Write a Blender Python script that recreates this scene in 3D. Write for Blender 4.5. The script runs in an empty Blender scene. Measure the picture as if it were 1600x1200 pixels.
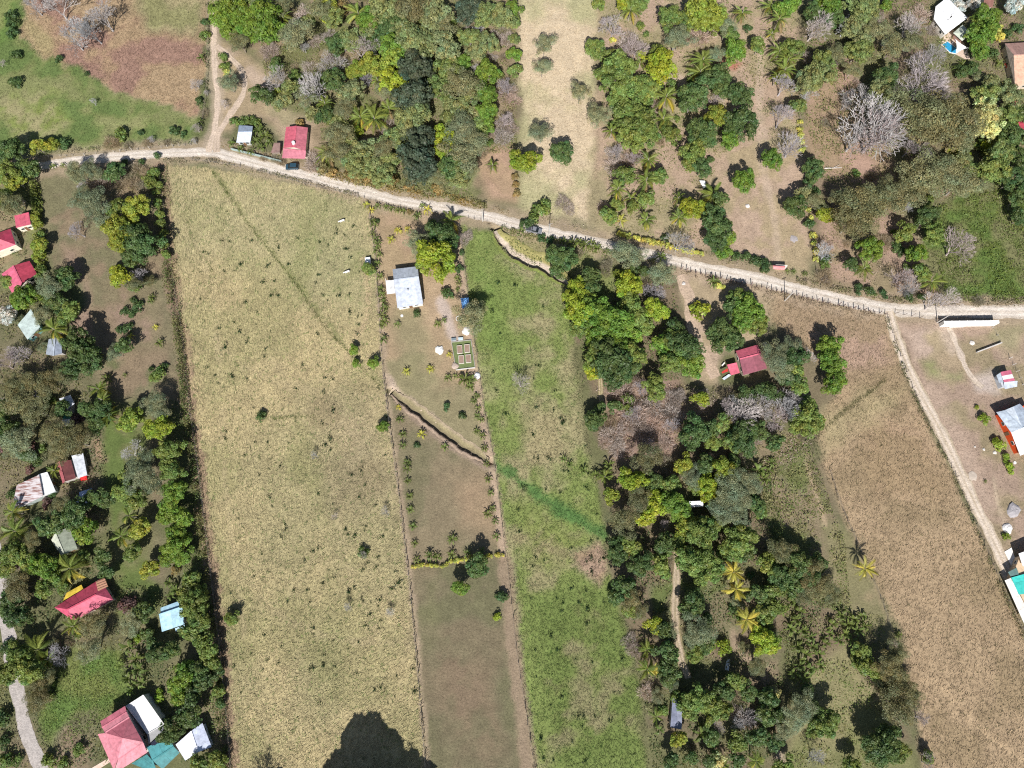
import bpy, math, random
import numpy as np
from mathutils import Vector
random.seed(11)
RNG = np.random.default_rng(11)
S = bpy.context.scene
COL = S.collection

# ---------------------------------------------------------------- camera, sky, sun, exposure
H_CAM = 200.0                       # the drone hangs 200 m above the ground
TILT = math.radians(15.0)           # and looks 15 degrees off straight down
F_PX = 1130.0                       # focal length in pixels of the 1600 x 1200 photograph
cam_d = bpy.data.cameras.new('camera')
cam_d.sensor_width = 36.0
cam_d.lens = 36.0 * F_PX / 1600.0
cam_d.clip_start, cam_d.clip_end = 1.0, 6000.0
cam = bpy.data.objects.new('camera', cam_d)
cam.location = (0, 0, H_CAM)
cam.rotation_euler = (TILT, 0, 0)
COL.objects.link(cam)
S.camera = cam

CA, SA = math.cos(TILT), math.sin(TILT)
def ray(px, py):
    x, y, z = px - 800.0, 600.0 - py, -F_PX
    return x, y * CA - z * SA, y * SA + z * CA
def at(px, py, h=0.0):
    """the point at height h that the photograph shows at pixel (px, py)"""
    x, y, z = ray(px, py)
    t = (h - H_CAM) / z
    return Vector((x * t, y * t, h))
def mpp(px, py):
    """metres per photograph pixel there"""
    return -H_CAM / ray(px, py)[2]

sd = Vector(ray(870, -55)).normalized()          # the way the sunlight travels
sun_d = bpy.data.lights.new('sun', 'SUN')
sun_d.energy = 5.0
sun_d.angle = math.radians(0.53)
sun_d.color = (1.0, 0.965, 0.92)
sun = bpy.data.objects.new('sun', sun_d)
sun.rotation_euler = sd.to_track_quat('-Z', 'Y').to_euler()
sun.location = (0, -60, 260)
COL.objects.link(sun)
S.world = bpy.data.worlds.new('World')
S.world.use_nodes = True
wn = S.world.node_tree
sky = wn.nodes.new('ShaderNodeTexSky')
sky.sky_type = 'NISHITA'
sky.sun_disc = False
sky.sun_elevation = math.asin(-sd.z)
sky.sun_rotation = math.atan2(-sd.x, -sd.y)
bg = wn.nodes['Background']
bg.inputs['Strength'].default_value = 0.06
wn.links.new(sky.outputs[0], bg.inputs['Color'])
S.view_settings.view_transform = 'Standard'
S.view_settings.look = 'None'
S.view_settings.exposure = 0.3
S.view_settings.gamma = 1.0
S.view_settings.use_curve_mapping = False
S.render.engine = 'CYCLES'
S.cycles.use_denoising = False
S.cycles.filter_width = 1.15
S.cycles.max_bounces = 5
S.cycles.transparent_max_bounces = 4

# ---------------------------------------------------------------- materials
def new_mat(name):
    m = bpy.data.materials.new(name); m.use_nodes = True
    nt = m.node_tree
    return m, nt, nt.nodes['Principled BSDF']
def N(nt, t, **kw):
    n = nt.nodes.new(t)
    for k, v in kw.items():
        setattr(n, k, v)
    return n
def math_node(nt, op, a, b):
    n = N(nt, 'ShaderNodeMath', operation=op)
    for i, v in ((0, a), (1, b)):
        if isinstance(v, (int, float)): n.inputs[i].default_value = v
        else: nt.links.new(v, n.inputs[i])
    return n.outputs[0]
def vmul(nt, a, b):
    n = N(nt, 'ShaderNodeVectorMath', operation='MULTIPLY')
    nt.links.new(a, n.inputs[0])
    if isinstance(b, tuple): n.inputs[1].default_value = b
    else: nt.links.new(b, n.inputs[1])
    return n.outputs[0]
def scaled(nt, vec, val):
    n = N(nt, 'ShaderNodeVectorMath', operation='SCALE')
    nt.links.new(vec, n.inputs[0])
    if isinstance(val, (int, float)): n.inputs['Scale'].default_value = val
    else: nt.links.new(val, n.inputs['Scale'])
    return n.outputs[0]
def noise(nt, vec, scale, detail=3.0, rough=0.6):
    n = N(nt, 'ShaderNodeTexNoise')
    n.inputs['Scale'].default_value = scale
    n.inputs['Detail'].default_value = detail
    n.inputs['Roughness'].default_value = rough
    nt.links.new(vec, n.inputs['Vector'])
    return n.outputs['Fac']
def ramp(nt, fac, lo, hi, a, b):
    n = N(nt, 'ShaderNodeMapRange')
    n.inputs[1].default_value, n.inputs[2].default_value = lo, hi
    n.inputs[3].default_value, n.inputs[4].default_value = a, b
    nt.links.new(fac, n.inputs[0])
    return n.outputs[0]

def make_ground_mat():
    m, nt, p = new_mat('soil_and_grass')
    a = N(nt, 'ShaderNodeAttribute', attribute_name='Col')
    g = N(nt, 'ShaderNodeNewGeometry')
    fine = ramp(nt, noise(nt, g.outputs['Position'], 2.2, 4, 0.7), 0.3, 0.7, 0.72, 1.28)
    mid = ramp(nt, noise(nt, g.outputs['Position'], 0.35, 4, 0.65), 0.3, 0.7, 0.85, 1.15)
    f = math_node(nt, 'MULTIPLY', fine, mid)
    nt.links.new(scaled(nt, a.outputs['Color'], f), p.inputs['Base Color'])
    p.inputs['Roughness'].default_value = 0.95
    p.inputs['Specular IOR Level'].default_value = 0.1
    b = N(nt, 'ShaderNodeBump')
    b.inputs['Strength'].default_value = 0.9
    b.inputs['Distance'].default_value = 0.22
    nt.links.new(noise(nt, g.outputs['Position'], 1.6, 5, 0.75), b.inputs['Height'])
    nt.links.new(b.outputs[0], p.inputs['Normal'])
    return m
def make_blade_mat():
    m, nt, p = new_mat('grass_blades')
    a = N(nt, 'ShaderNodeAttribute', attribute_name='Col')
    nt.links.new(a.outputs['Color'], p.inputs['Base Color'])
    p.inputs['Roughness'].default_value = 0.8
    p.inputs['Specular IOR Level'].default_value = 0.15
    return m
def make_leaf_mat():
    m, nt, p = new_mat('leaves')
    o = N(nt, 'ShaderNodeObjectInfo')
    a = N(nt, 'ShaderNodeAttribute', attribute_name='Col')
    c = vmul(nt, o.outputs['Color'], a.outputs['Color'])
    nt.links.new(c, p.inputs['Base Color'])
    p.inputs['Roughness'].default_value = 0.5
    p.inputs['Specular IOR Level'].default_value = 0.35
    t = N(nt, 'ShaderNodeBsdfTranslucent')
    nt.links.new(vmul(nt, c, (1.25, 1.15, 0.6)), t.inputs['Color'])
    mx = N(nt, 'ShaderNodeMixShader')
    mx.inputs[0].default_value = 0.33
    nt.links.new(p.outputs[0], mx.inputs[1]); nt.links.new(t.outputs[0], mx.inputs[2])
    nt.links.new(mx.outputs[0], nt.nodes['Material Output'].inputs['Surface'])
    return m
def make_surface_mat(name, rough, var, scale, metal=0.0, spec=0.3):
    m, nt, p = new_mat(name)
    o = N(nt, 'ShaderNodeObjectInfo')
    g = N(nt, 'ShaderNodeNewGeometry')
    v = ramp(nt, noise(nt, g.outputs['Position'], scale, 5, 0.65), 0.3, 0.7, 1 - var, 1 + var)
    nt.links.new(scaled(nt, o.outputs['Color'], v), p.inputs['Base Color'])
    p.inputs['Roughness'].default_value = rough
    p.inputs['Metallic'].default_value = metal
    p.inputs['Specular IOR Level'].default_value = spec
    return m
def make_rust_mat():
    m, nt, p = new_mat('rusted_zinc')
    tc = N(nt, 'ShaderNodeTexCoord')
    g = N(nt, 'ShaderNodeNewGeometry')
    o = N(nt, 'ShaderNodeObjectInfo')
    mp = N(nt, 'ShaderNodeMapping')
    mp.inputs['Rotation'].default_value = (0, 0, math.radians(-24))
    mp.inputs['Scale'].default_value = (0.25, 1.5, 1)
    nt.links.new(g.outputs['Position'], mp.inputs['Vector'])
    add = N(nt, 'ShaderNodeVectorMath', operation='ADD')
    nt.links.new(mp.outputs[0], add.inputs[0])
    nt.links.new(scaled(nt, o.outputs['Location'], 0.0), add.inputs[1])
    f = noise(nt, add.outputs[0], 1.1, 6, 0.7)
    cr = N(nt, 'ShaderNodeValToRGB')
    e = cr.color_ramp.elements
    e[0].position, e[0].color = 0.3, (0.13, 0.045, 0.03, 1)
    e[1].position, e[1].color = 0.56, (0.62, 0.58, 0.59, 1)
    x = e.new(0.43); x.color = (0.3, 0.17, 0.15, 1)
    nt.links.new(f, cr.inputs[0])
    nt.links.new(cr.outputs[0], p.inputs['Base Color'])
    p.inputs['Roughness'].default_value = 0.7
    return m
GROUND = make_ground_mat()
BLADE = make_blade_mat()
LEAF = make_leaf_mat()
SURF = make_surface_mat('weathered_surface', 0.85, 0.16, 1.3)
ROOF = make_surface_mat('painted_roof_sheet', 0.6, 0.26, 1.1, 0.0, 0.35)
BARK = make_surface_mat('bark', 0.9, 0.25, 2.5, 0.0, 0.15)
CARPAINT = make_surface_mat('car_paint', 0.25, 0.02, 1.0, 0.0, 0.6)
GLASS = make_surface_mat('dark_glass', 0.06, 0.02, 1.0, 0.0, 0.8)
RUST = make_rust_mat()
def make_water_mat():
    m, nt, p = new_mat('pool_water')
    g = N(nt, 'ShaderNodeNewGeometry')
    p.inputs['Base Color'].default_value = (0.03, 0.3, 0.55, 1)
    p.inputs['Roughness'].default_value = 0.05
    b = N(nt, 'ShaderNodeBump'); b.inputs['Strength'].default_value = 0.2
    nt.links.new(noise(nt, g.outputs['Position'], 2.0, 2), b.inputs['Height'])
    nt.links.new(b.outputs[0], p.inputs['Normal'])
    return m
WATER = make_water_mat()

# ---------------------------------------------------------------- mesh helpers
def mesh_np(name, V, F, mat, col=None):
    V = np.asarray(V, np.float32); F = np.asarray(F, np.int32)
    me = bpy.data.meshes.new(name)
    k = F.shape[1]
    me.vertices.add(len(V)); me.vertices.foreach_set('co', V.ravel())
    me.loops.add(F.size); me.loops.foreach_set('vertex_index', F.ravel())
    me.polygons.add(len(F))
    me.polygons.foreach_set('loop_start', np.arange(0, F.size, k, dtype=np.int32))
    if col is not None:
        a = me.color_attributes.new('Col', 'FLOAT_COLOR', 'POINT')
        c = np.ones((len(V), 4), np.float32); c[:, :col.shape[1]] = col
        a.data.foreach_set('color', c.ravel())
    me.materials.append(mat)
    me.update(calc_edges=True)
    return me
class MB:
    """collects boxes, tubes and polygons into one mesh"""
    def __init__(s): s.v = []; s.f = []
    def poly(s, pts):
        b = len(s.v); s.v += [tuple(p) for p in pts]; s.f.append(tuple(range(b, b + len(pts)))); return s
    def prism(s, base, top):
        n = len(base); b = len(s.v)
        s.v += [tuple(p) for p in base] + [tuple(p) for p in top]
        s.f.append(tuple(b + i for i in reversed(range(n)))); s.f.append(tuple(b + n + i for i in range(n)))
        for i in range(n):
            j = (i + 1) % n
            s.f.append((b + i, b + j, b + n + j, b + n + i))
        return s
    def box(s, c, d, rz=0.0):
        x, y, z = c; a, b, h = d[0] / 2, d[1] / 2, d[2] / 2
        co, si = math.cos(rz), math.sin(rz)
        q = [(x + u * co - w * si, y + u * si + w * co) for u, w in ((-a, -b), (a, -b), (a, b), (-a, b))]
        return s.prism([(p[0], p[1], z - h) for p in q], [(p[0], p[1], z + h) for p in q])
    def tube(s, p, q, r0, r1, n=6):
        p, q = Vector(p), Vector(q); d = (q - p).normalized()
        u = d.orthogonal().normalized(); w = d.cross(u)
        ring = lambda c, r: [c + (u * math.cos(t) + w * math.sin(t)) * r for t in [2 * math.pi * i / n for i in range(n)]]
        return s.prism(ring(p, r0), ring(q, r1))
    def mesh(s, name, mat):
        me = bpy.data.meshes.new(name); me.from_pydata(s.v, [], s.f); me.materials.append(mat); me.update(); return me
def link(name, me, parent=None, color=None, loc=None):
    o = bpy.data.objects.new(name, me); COL.objects.link(o)
    if parent is not None: o.parent = parent
    if color is not None: o.color = (color[0], color[1], color[2], 1)
    if loc is not None: o.location = loc
    return o
def empty(name, loc):
    o = bpy.data.objects.new(name, None); o.location = loc; o.empty_display_size = 0.5; COL.objects.link(o); return o
def tag(o, label, cat, group=None):
    o['label'] = label; o['category'] = cat
    if group: o['group'] = group
    return o

# ---------------------------------------------------------------- noise and polygons in numpy
def vnoise(x, y, scale, seed, octaves=3):
    r = np.random.default_rng(seed); out = 0; amp = 1; tot = 0
    for o in range(octaves):
        T = r.random((64, 64)); u, v = x / scale + 131.7 * o, y / scale + 57.3 * o
        iu, iv = np.floor(u).astype(int), np.floor(v).astype(int); fu, fv = u - iu, v - iv
        fu = fu * fu * (3 - 2 * fu); fv = fv * fv * (3 - 2 * fv)
        g = lambda a, b: T[a % 64, b % 64]
        out = out + amp * ((g(iu, iv) * (1 - fu) + g(iu + 1, iv) * fu) * (1 - fv) + (g(iu, iv + 1) * (1 - fu) + g(iu + 1, iv + 1) * fu) * fv)
        tot += amp; amp *= 0.55; scale = scale / 2.1
    return out / tot
def P2(pts): return np.array([at(*p)[:2] for p in pts])
def inside(x, y, poly):
    c = np.zeros(x.shape, bool); n = len(poly)
    for i in range(n):
        (x0, y0), (x1, y1) = poly[i], poly[(i + 1) % n]
        if y0 == y1: continue
        c ^= ((y0 > y) != (y1 > y)) & (x < (x1 - x0) * (y - y0) / (y1 - y0) + x0)
    return c
def dist_line(x, y, pts, closed=False):
    d = np.full(x.shape, 1e9); n = len(pts)
    for i in range(n if closed else n - 1):
        a, b = pts[i], pts[(i + 1) % n]; e = b - a; L = max(e @ e, 1e-9)
        t = np.clip(((x - a[0]) * e[0] + (y - a[1]) * e[1]) / L, 0, 1)
        d = np.minimum(d, np.hypot(x - a[0] - t * e[0], y - a[1] - t * e[1]))
    return d
def sdist(x, y, poly):
    d = dist_line(x, y, poly, True)
    return np.where(inside(x, y, poly), d, -d)
def smooth_path(pts, step=1.0):
    """Catmull-Rom through ground points, resampled"""
    P = [np.array(p, float) for p in pts]; P = [2 * P[0] - P[1]] + P + [2 * P[-1] - P[-2]]
    out = []
    for i in range(1, len(P) - 2):
        a, b, c, d = P[i - 1:i + 3]; n = max(2, int(np.linalg.norm(c - b) / step))
        for k in range(n):
            t = k / n
            out.append(0.5 * (2 * b + (c - a) * t + (2 * a - 5 * b + 4 * c - d) * t * t + (3 * b - a - 3 * c + d) * t ** 3))
    out.append(P[-2]); return np.array(out)

# ---------------------------------------------------------------- the ground: one grid of land, coloured by what grows there, some lower fields also dimmed for light falloff
STEP = 0.7
GX = np.arange(-205, 205.1, STEP); GY = np.arange(-78, 222.1, STEP)
XX, YY = np.meshgrid(GX, GY)
NZ1 = vnoise(XX, YY, 9.0, 1, 4); NZ2 = vnoise(XX, YY, 28.0, 2, 4); NZ3 = vnoise(XX, YY, 3.2, 3, 3); NZ4 = vnoise(XX, YY, 14.0, 4, 4)
LAND = np.empty(XX.shape + (3,))
def mixc(a, b, w): return np.array(a) * (1 - w[..., None]) + np.array(b) * w[..., None]
def sm(v, lo, hi):
    t = np.clip((v - lo) / (hi - lo), 0, 1); return t * t * (3 - 2 * t)
def paint(poly, c1, c2=None, nz=None, lo=0.4, hi=0.6, soft=2.0, wob=4.0, strength=1.0):
    """land cover: colour c1 with patches of c2, inside a polygon of photograph pixels, with an uneven edge"""
    p = P2(poly); s = sdist(XX, YY, p) + (NZ1 - 0.5) * wob * 2
    w = sm(s, -soft, soft) * strength
    c = mixc(c1, c2 if c2 is not None else c1, sm(NZ1 if nz is None else nz, lo, hi))
    LAND[:] = LAND * (1 - w[..., None]) + c * w[..., None]
def stroke(path, width, c, soft=0.5, wob=0.8, strength=1.0):
    p = smooth_path([at(*q)[:2] for q in path], 2.0)
    d = dist_line(XX, YY, p) + (NZ3 - 0.5) * wob * 2
    w = (1 - sm(d, width / 2 - soft, width / 2 + soft)) * strength
    LAND[:] = LAND * (1 - w[..., None]) + np.array(c) * w[..., None]

MAIN_ROAD = [(30, 264), (60, 260), (110, 252), (180, 245), (250, 240), (320, 238), (345, 241), (400, 256), (450, 268), (500, 281), (560, 297), (620, 313), (700, 326), (760, 338), (800, 349), (850, 361), (900, 372), (960, 386), (1010, 397), (1050, 407), (1100, 419), (1150, 429), (1200, 440), (1250, 453), (1300, 465), (1350, 476), (1390, 483), (1450, 487), (1520, 487), (1660, 487)]
FORK = [(326, 238), (332, 215), (338, 190), (339, 150), (336, 110), (334, 60), (336, 20), (334, -25)]
LOOP = [(338, 72), (352, 82), (372, 102), (383, 126), (375, 158), (352, 190), (340, 212), (338, 238)]
LANE = [(1388, 486), (1396, 515), (1412, 560), (1432, 604), (1465, 665), (1490, 717), (1520, 780), (1547, 835), (1568, 880), (1595, 940), (1630, 1010)]
DRIVE = [(1482, 512), (1497, 545), (1512, 580), (1535, 606)]
TRACK = [(1059, 845), (1057, 880), (1056, 930), (1055, 975), (1062, 1020), (1074, 1060)]
CABIN_DRIVE = [(1062, 430), (1078, 470), (1080, 505), (1098, 550), (1118, 590)]
CORNER_ROAD = [(-30, 800), (-8, 860), (2, 930), (12, 985), (22, 1050), (34, 1110), (47, 1160), (72, 1215), (100, 1270)]
DITCH = [(611, 617), (640, 640), (665, 661), (700, 688), (735, 710), (762, 724)]
BANK = [(770, 362), (779, 382), (795, 400), (822, 414), (848, 424), (866, 436), (886, 446)]
BORDER = [(248, 262), (258, 350), (268, 440), (282, 520), (292, 620), (306, 720), (318, 820), (330, 920), (342, 1020), (350, 1110), (360, 1215)]

LAND[:] = mixc((0.2, 0.165, 0.095), (0.14, 0.145, 0.06), sm(NZ2, 0.4, 0.6))
PASTURE = [(246, 256), (330, 264), (450, 288), (560, 308), (576, 330), (588, 430), (598, 590), (611, 680), (630, 830), (645, 960), (655, 1080), (672, 1240), (352, 1240), (345, 1080), (330, 940), (312, 760), (290, 620), (270, 450), (255, 340)]
GARDEN = [(580, 320), (715, 342), (728, 450), (755, 640), (768, 716), (690, 668), (612, 612), (600, 590), (590, 430)]
PLOT = [(610, 622), (690, 680), (764, 724), (788, 868), (640, 886), (626, 790)]
LAWN = [(640, 888), (790, 872), (803, 960), (838, 1240), (674, 1240), (656, 1050)]
MEADOW = [(722, 352), (770, 362), (800, 405), (884, 448), (890, 500), (905, 560), (920, 680), (950, 850), (955, 900), (985, 990), (1005, 1090), (1018, 1240), (838, 1240), (803, 960), (772, 716), (755, 640), (728, 450)]
NORTHWEST = [(-80, -60), (328, -60), (328, 40), (322, 120), (310, 190), (312, 222), (250, 230), (60, 240), (-90, 250)]
REDGRASS = [(35, -60), (328, -60), (320, 120), (308, 178), (270, 165), (220, 148), (170, 135), (130, 115), (80, 98), (55, 85), (28, 50), (32, 20)]
STRAW = [(808, -60), (935, -60), (940, 60), (934, 130), (938, 200), (936, 270), (935, 350), (870, 345), (816, 330), (816, 200), (808, 100)]
ORCHARD = [(938, -60), (1250, -60), (1250, 170), (1262, 320), (1276, 432), (1180, 412), (1060, 385), (960, 372), (922, 345), (926, 200)]
BROWN = [(1190, 456), (1300, 478), (1383, 494), (1420, 600), (1485, 735), (1540, 860), (1640, 1060), (1700, 1240), (1450, 1240), (1400, 1000), (1380, 940), (1330, 840), (1290, 740), (1255, 690), (1290, 640), (1320, 590), (1270, 560), (1205, 505)]
LOT = [(1396, 500), (1700, 500), (1760, 1100), (1600, 960), (1540, 830), (1490, 715), (1432, 595)]
YARD = [(55, 272), (150, 285), (243, 275), (250, 340), (272, 540), (292, 640), (190, 620), (130, 560), (110, 480), (72, 380)]
HILLSIDE = [(1500, 285), (1700, 285), (1700, 470), (1480, 472), (1435, 380)]
VINES = [(128, 1012), (190, 1018), (202, 1080), (150, 1130), (85, 1185), (58, 1130), (80, 1060)]
paint(NORTHWEST, (0.135, 0.19, 0.055), (0.22, 0.235, 0.085), NZ1, 0.38, 0.62)
paint([(10, 160), (90, 150), (120, 190), (90, 215), (15, 215)], (0.34, 0.31, 0.13), (0.2, 0.24, 0.06), NZ3, 0.35, 0.75, 3, 6)
paint([(120, 170), (230, 190), (240, 205), (160, 190)], (0.3, 0.3, 0.11), None, None, 0, 1, 2, 5, 0.7)
paint(REDGRASS, (0.40, 0.29, 0.165), (0.33, 0.205, 0.15), NZ4, 0.42, 0.6, 1.0, 5)
paint([(200, -30), (325, -30), (318, 60), (230, 40)], (0.36, 0.31, 0.14), (0.28, 0.27, 0.1), NZ1, 0.4, 0.6, 5, 5)
paint([(28, 30), (55, 85), (110, 112), (80, 60), (45, 20)], (0.38, 0.32, 0.12), None, None, 0, 1, 2, 4, 0.8)
paint([(-60, -60), (30, -60), (22, 60), (-60, 120)], (0.14, 0.22, 0.05), (0.22, 0.25, 0.08), NZ1)
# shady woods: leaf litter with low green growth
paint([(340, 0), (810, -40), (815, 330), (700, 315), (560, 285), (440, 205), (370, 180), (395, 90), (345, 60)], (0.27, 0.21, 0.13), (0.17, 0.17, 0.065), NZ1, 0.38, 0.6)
paint([(680, 90), (745, 95), (752, 250), (735, 300), (690, 210)], (0.17, 0.22, 0.07), (0.26, 0.24, 0.11), NZ1, 0.4, 0.65)
paint([(735, 235), (800, 228), (806, 315), (765, 310)], (0.43, 0.29, 0.2), (0.38, 0.27, 0.17), NZ1)
paint([(335, 60), (380, 85), (440, 130), (430, 190), (380, 175), (340, 215)], (0.44, 0.34, 0.25), (0.36, 0.28, 0.17), NZ1)
paint([(420, 170), (495, 190), (500, 250), (440, 245)], (0.42, 0.32, 0.22), (0.34, 0.29, 0.17), NZ1)
paint(STRAW, (0.58, 0.47, 0.32), (0.42, 0.39, 0.2), NZ4, 0.45, 0.72, 2, 3)
paint(ORCHARD, (0.42, 0.31, 0.22), (0.33, 0.28, 0.15), NZ1, 0.42, 0.62)
paint([(1145, 225), (1245, 235), (1272, 420), (1195, 405), (1150, 370)], (0.44, 0.325, 0.235), (0.38, 0.30, 0.18), NZ1, 0.45, 0.6)
paint([(1120, 85), (1160, 100), (1150, 112), (1122, 104)], (0.45, 0.2, 0.14), None, None, 0, 1, 1, 2)
paint([(1010, 92), (1030, 115), (1050, 135), (1075, 128), (1040, 100)], (0.48, 0.37, 0.28), None, None, 0, 1, 1, 2)
paint([(1250, -60), (1700, -60), (1700, 300), (1430, 330), (1420, 460), (1275, 430), (1262, 250)], (0.25, 0.19, 0.125), (0.17, 0.165, 0.075), NZ1, 0.4, 0.6)
paint([(1255, 120), (1330, 90), (1345, 180), (1400, 270), (1395, 300), (1270, 270)], (0.40, 0.27, 0.2), (0.33, 0.24, 0.15), NZ1)
paint([(1265, 300), (1330, 345), (1390, 330), (1420, 350), (1480, 420), (1470, 470), (1290, 440)], (0.37, 0.26, 0.19), (0.27, 0.22, 0.12), NZ1)
paint(HILLSIDE, (0.12, 0.18, 0.04), (0.19, 0.19, 0.07), NZ1, 0.4, 0.65)
paint([(-60, 280), (60, 280), (70, 420), (-60, 470)], (0.27, 0.215, 0.115), (0.19, 0.2, 0.07), NZ1)
paint(YARD, (0.25, 0.19, 0.12), (0.19, 0.175, 0.085), NZ1, 0.42, 0.6)
paint([(98, 385), (118, 392), (135, 440), (142, 500), (150, 540), (118, 520), (115, 450)], (0.33, 0.235, 0.175), (0.28, 0.2, 0.14), NZ3, 0.4, 0.6, 2, 4)
paint([(160, 440), (250, 470), (262, 540), (200, 560), (165, 500)], (0.3, 0.215, 0.155), (0.22, 0.185, 0.1), NZ1, 0.4, 0.6, 3, 6)
paint([(105, 440), (125, 445), (128, 480), (108, 480)], (0.16, 0.18, 0.075), None, None, 0, 1, 2, 3)
paint([(150, 555), (260, 555), (270, 605), (180, 620)], (0.15, 0.17, 0.065), (0.25, 0.19, 0.12), NZ1, 0.42, 0.6, 3, 5)
paint([(150, 640), (240, 620), (225, 740), (232, 900), (262, 915), (236, 975), (180, 960), (178, 880), (160, 760)], (0.12, 0.16, 0.045), (0.18, 0.175, 0.07), NZ1, 0.45, 0.65)
paint([(143, 685), (158, 680), (162, 720), (146, 715)], (0.4, 0.27, 0.18), None, None, 0, 1, 1, 3)
paint(VINES, (0.125, 0.195, 0.045), (0.18, 0.21, 0.06), NZ1, 0.4, 0.65)
paint([(255, 1040), (300, 1035), (295, 1110), (260, 1110)], (0.24, 0.19, 0.11), (0.17, 0.17, 0.06), NZ1)
paint([(90, 1130), (150, 1110), (150, 1215), (70, 1215)], (0.26, 0.2, 0.13), (0.17, 0.165, 0.075), NZ1)
paint([(320, 1080), (352, 1080), (356, 1215), (325, 1215)], (0.18, 0.2, 0.07), (0.22, 0.19, 0.09), NZ1)
paint(PASTURE, (0.41, 0.35, 0.155), (0.345, 0.31, 0.12), NZ4, 0.42, 0.62, 0.8, 1.0)
paint([(255, 262), (420, 285), (560, 310), (585, 470), (520, 480), (400, 420), (270, 400)], (0.39, 0.355, 0.17), (0.33, 0.32, 0.13), NZ1, 0.42, 0.62, 8, 4, 0.7)
paint([(470, 610), (600, 620), (625, 800), (520, 780)], (0.37, 0.305, 0.175), (0.31, 0.25, 0.135), NZ1, 0.4, 0.6, 8, 6, 0.75)
paint(GARDEN, (0.37, 0.275, 0.165), (0.27, 0.235, 0.115), NZ4, 0.42, 0.6, 0.8, 0.6)
paint([(600, 330), (650, 340), (660, 400), (640, 415), (605, 415)], (0.40, 0.285, 0.185), (0.36, 0.27, 0.15), NZ1, 0.4, 0.6, 2, 4)
paint([(660, 430), (705, 440), (700, 520), (665, 500)], (0.44, 0.325, 0.21), None, None, 0, 1, 3, 4, 0.8)
paint([(615, 500), (640, 480), (690, 590), (650, 610)], (0.27, 0.245, 0.11), None, None, 0, 1, 4, 6, 0.7)
paint(PLOT, (0.24, 0.195, 0.115), (0.19, 0.17, 0.085), NZ1, 0.42, 0.62, 0.8, 0.6)  # plot colour darkened to carry the light falloff toward the lower fields
paint([(690, 740), (770, 730), (780, 840), (720, 820)], (0.36, 0.255, 0.16), None, None, 0, 1, 4, 6, 0.7)
paint(LAWN, (0.2, 0.165, 0.095), (0.165, 0.155, 0.075), NZ4, 0.42, 0.6, 0.8, 0.6)  # olive-brown lawn, albedo lowered further to imitate the dimmer light down here
paint([(670, 980), (720, 1000), (790, 1060), (800, 1200), (700, 1180), (680, 1100)], (0.23, 0.17, 0.11), (0.185, 0.16, 0.085), NZ1, 0.4, 0.6, 5, 8, 0.8)
paint([(655, 900), (690, 895), (690, 1000), (665, 1010)], (0.185, 0.18, 0.075), None, None, 0, 1, 3, 4, 0.7)
paint(MEADOW, (0.205, 0.255, 0.07), (0.34, 0.305, 0.135), NZ1, 0.42, 0.72, 0.8, 1.0)
paint([(732, 400), (780, 440), (800, 600), (770, 600)], (0.16, 0.25, 0.05), None, None, 0, 1, 5, 6, 0.6)
paint([(800, 650), (860, 650), (880, 700), (830, 720)], (0.38, 0.32, 0.14), None, None, 0, 1, 4, 6, 0.6)
paint([(805, 790), (920, 860), (940, 900), (830, 880)], (0.35, 0.29, 0.12), (0.24, 0.25, 0.07), NZ3, 0.4, 0.6, 4, 6, 0.8)
paint([(820, 930), (980, 900), (1005, 1080), (1015, 1220), (870, 1220)], (0.155, 0.205, 0.052), (0.26, 0.24, 0.1), NZ1, 0.48, 0.7, 4, 6, 0.9)  # lower meadow: deeper green, also darkened for the same light falloff
paint([(882, 858), (935, 850), (952, 890), (935, 915), (900, 895)], (0.4, 0.285, 0.2), (0.33, 0.24, 0.15), NZ3, 0.4, 0.6, 1.5, 3)
paint(BROWN, (0.385, 0.285, 0.17), (0.32, 0.24, 0.13), NZ4, 0.42, 0.6, 1.0, 1.5)
paint([(1200, 470), (1380, 500), (1400, 570), (1330, 590), (1230, 510)], (0.40, 0.28, 0.2), (0.34, 0.25, 0.155), NZ1, 0.42, 0.6, 3, 4)
paint([(1340, 660), (1440, 640), (1480, 760), (1370, 780)], (0.4, 0.28, 0.18), (0.33, 0.24, 0.125), NZ1, 0.4, 0.6, 6, 8, 0.75)
paint([(1265, 650), (1420, 600), (1400, 640), (1290, 700)], (0.385, 0.335, 0.15), None, None, 0, 1, 4, 5, 0.6)
paint(LOT, (0.36, 0.265, 0.195), (0.295, 0.24, 0.14), NZ1, 0.42, 0.62, 1.0, 1.5)
paint([(1405, 508), (1475, 512), (1480, 550), (1430, 570)], (0.47, 0.36, 0.28), (0.4, 0.32, 0.2), NZ1, 0.4, 0.6, 2, 3)
paint([(1430, 560), (1500, 560), (1510, 600), (1450, 590)], (0.27, 0.27, 0.1), (0.36, 0.28, 0.18), NZ1, 0.4, 0.6, 2, 3)
paint([(1550, 525), (1600, 510), (1600, 560), (1570, 560)], (0.33, 0.31, 0.15), None, None, 0, 1, 3, 3, 0.7)
paint([(1518, 590), (1550, 585), (1560, 615), (1525, 615)], (0.5, 0.42, 0.36), None, None, 0, 1, 2, 3)
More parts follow.
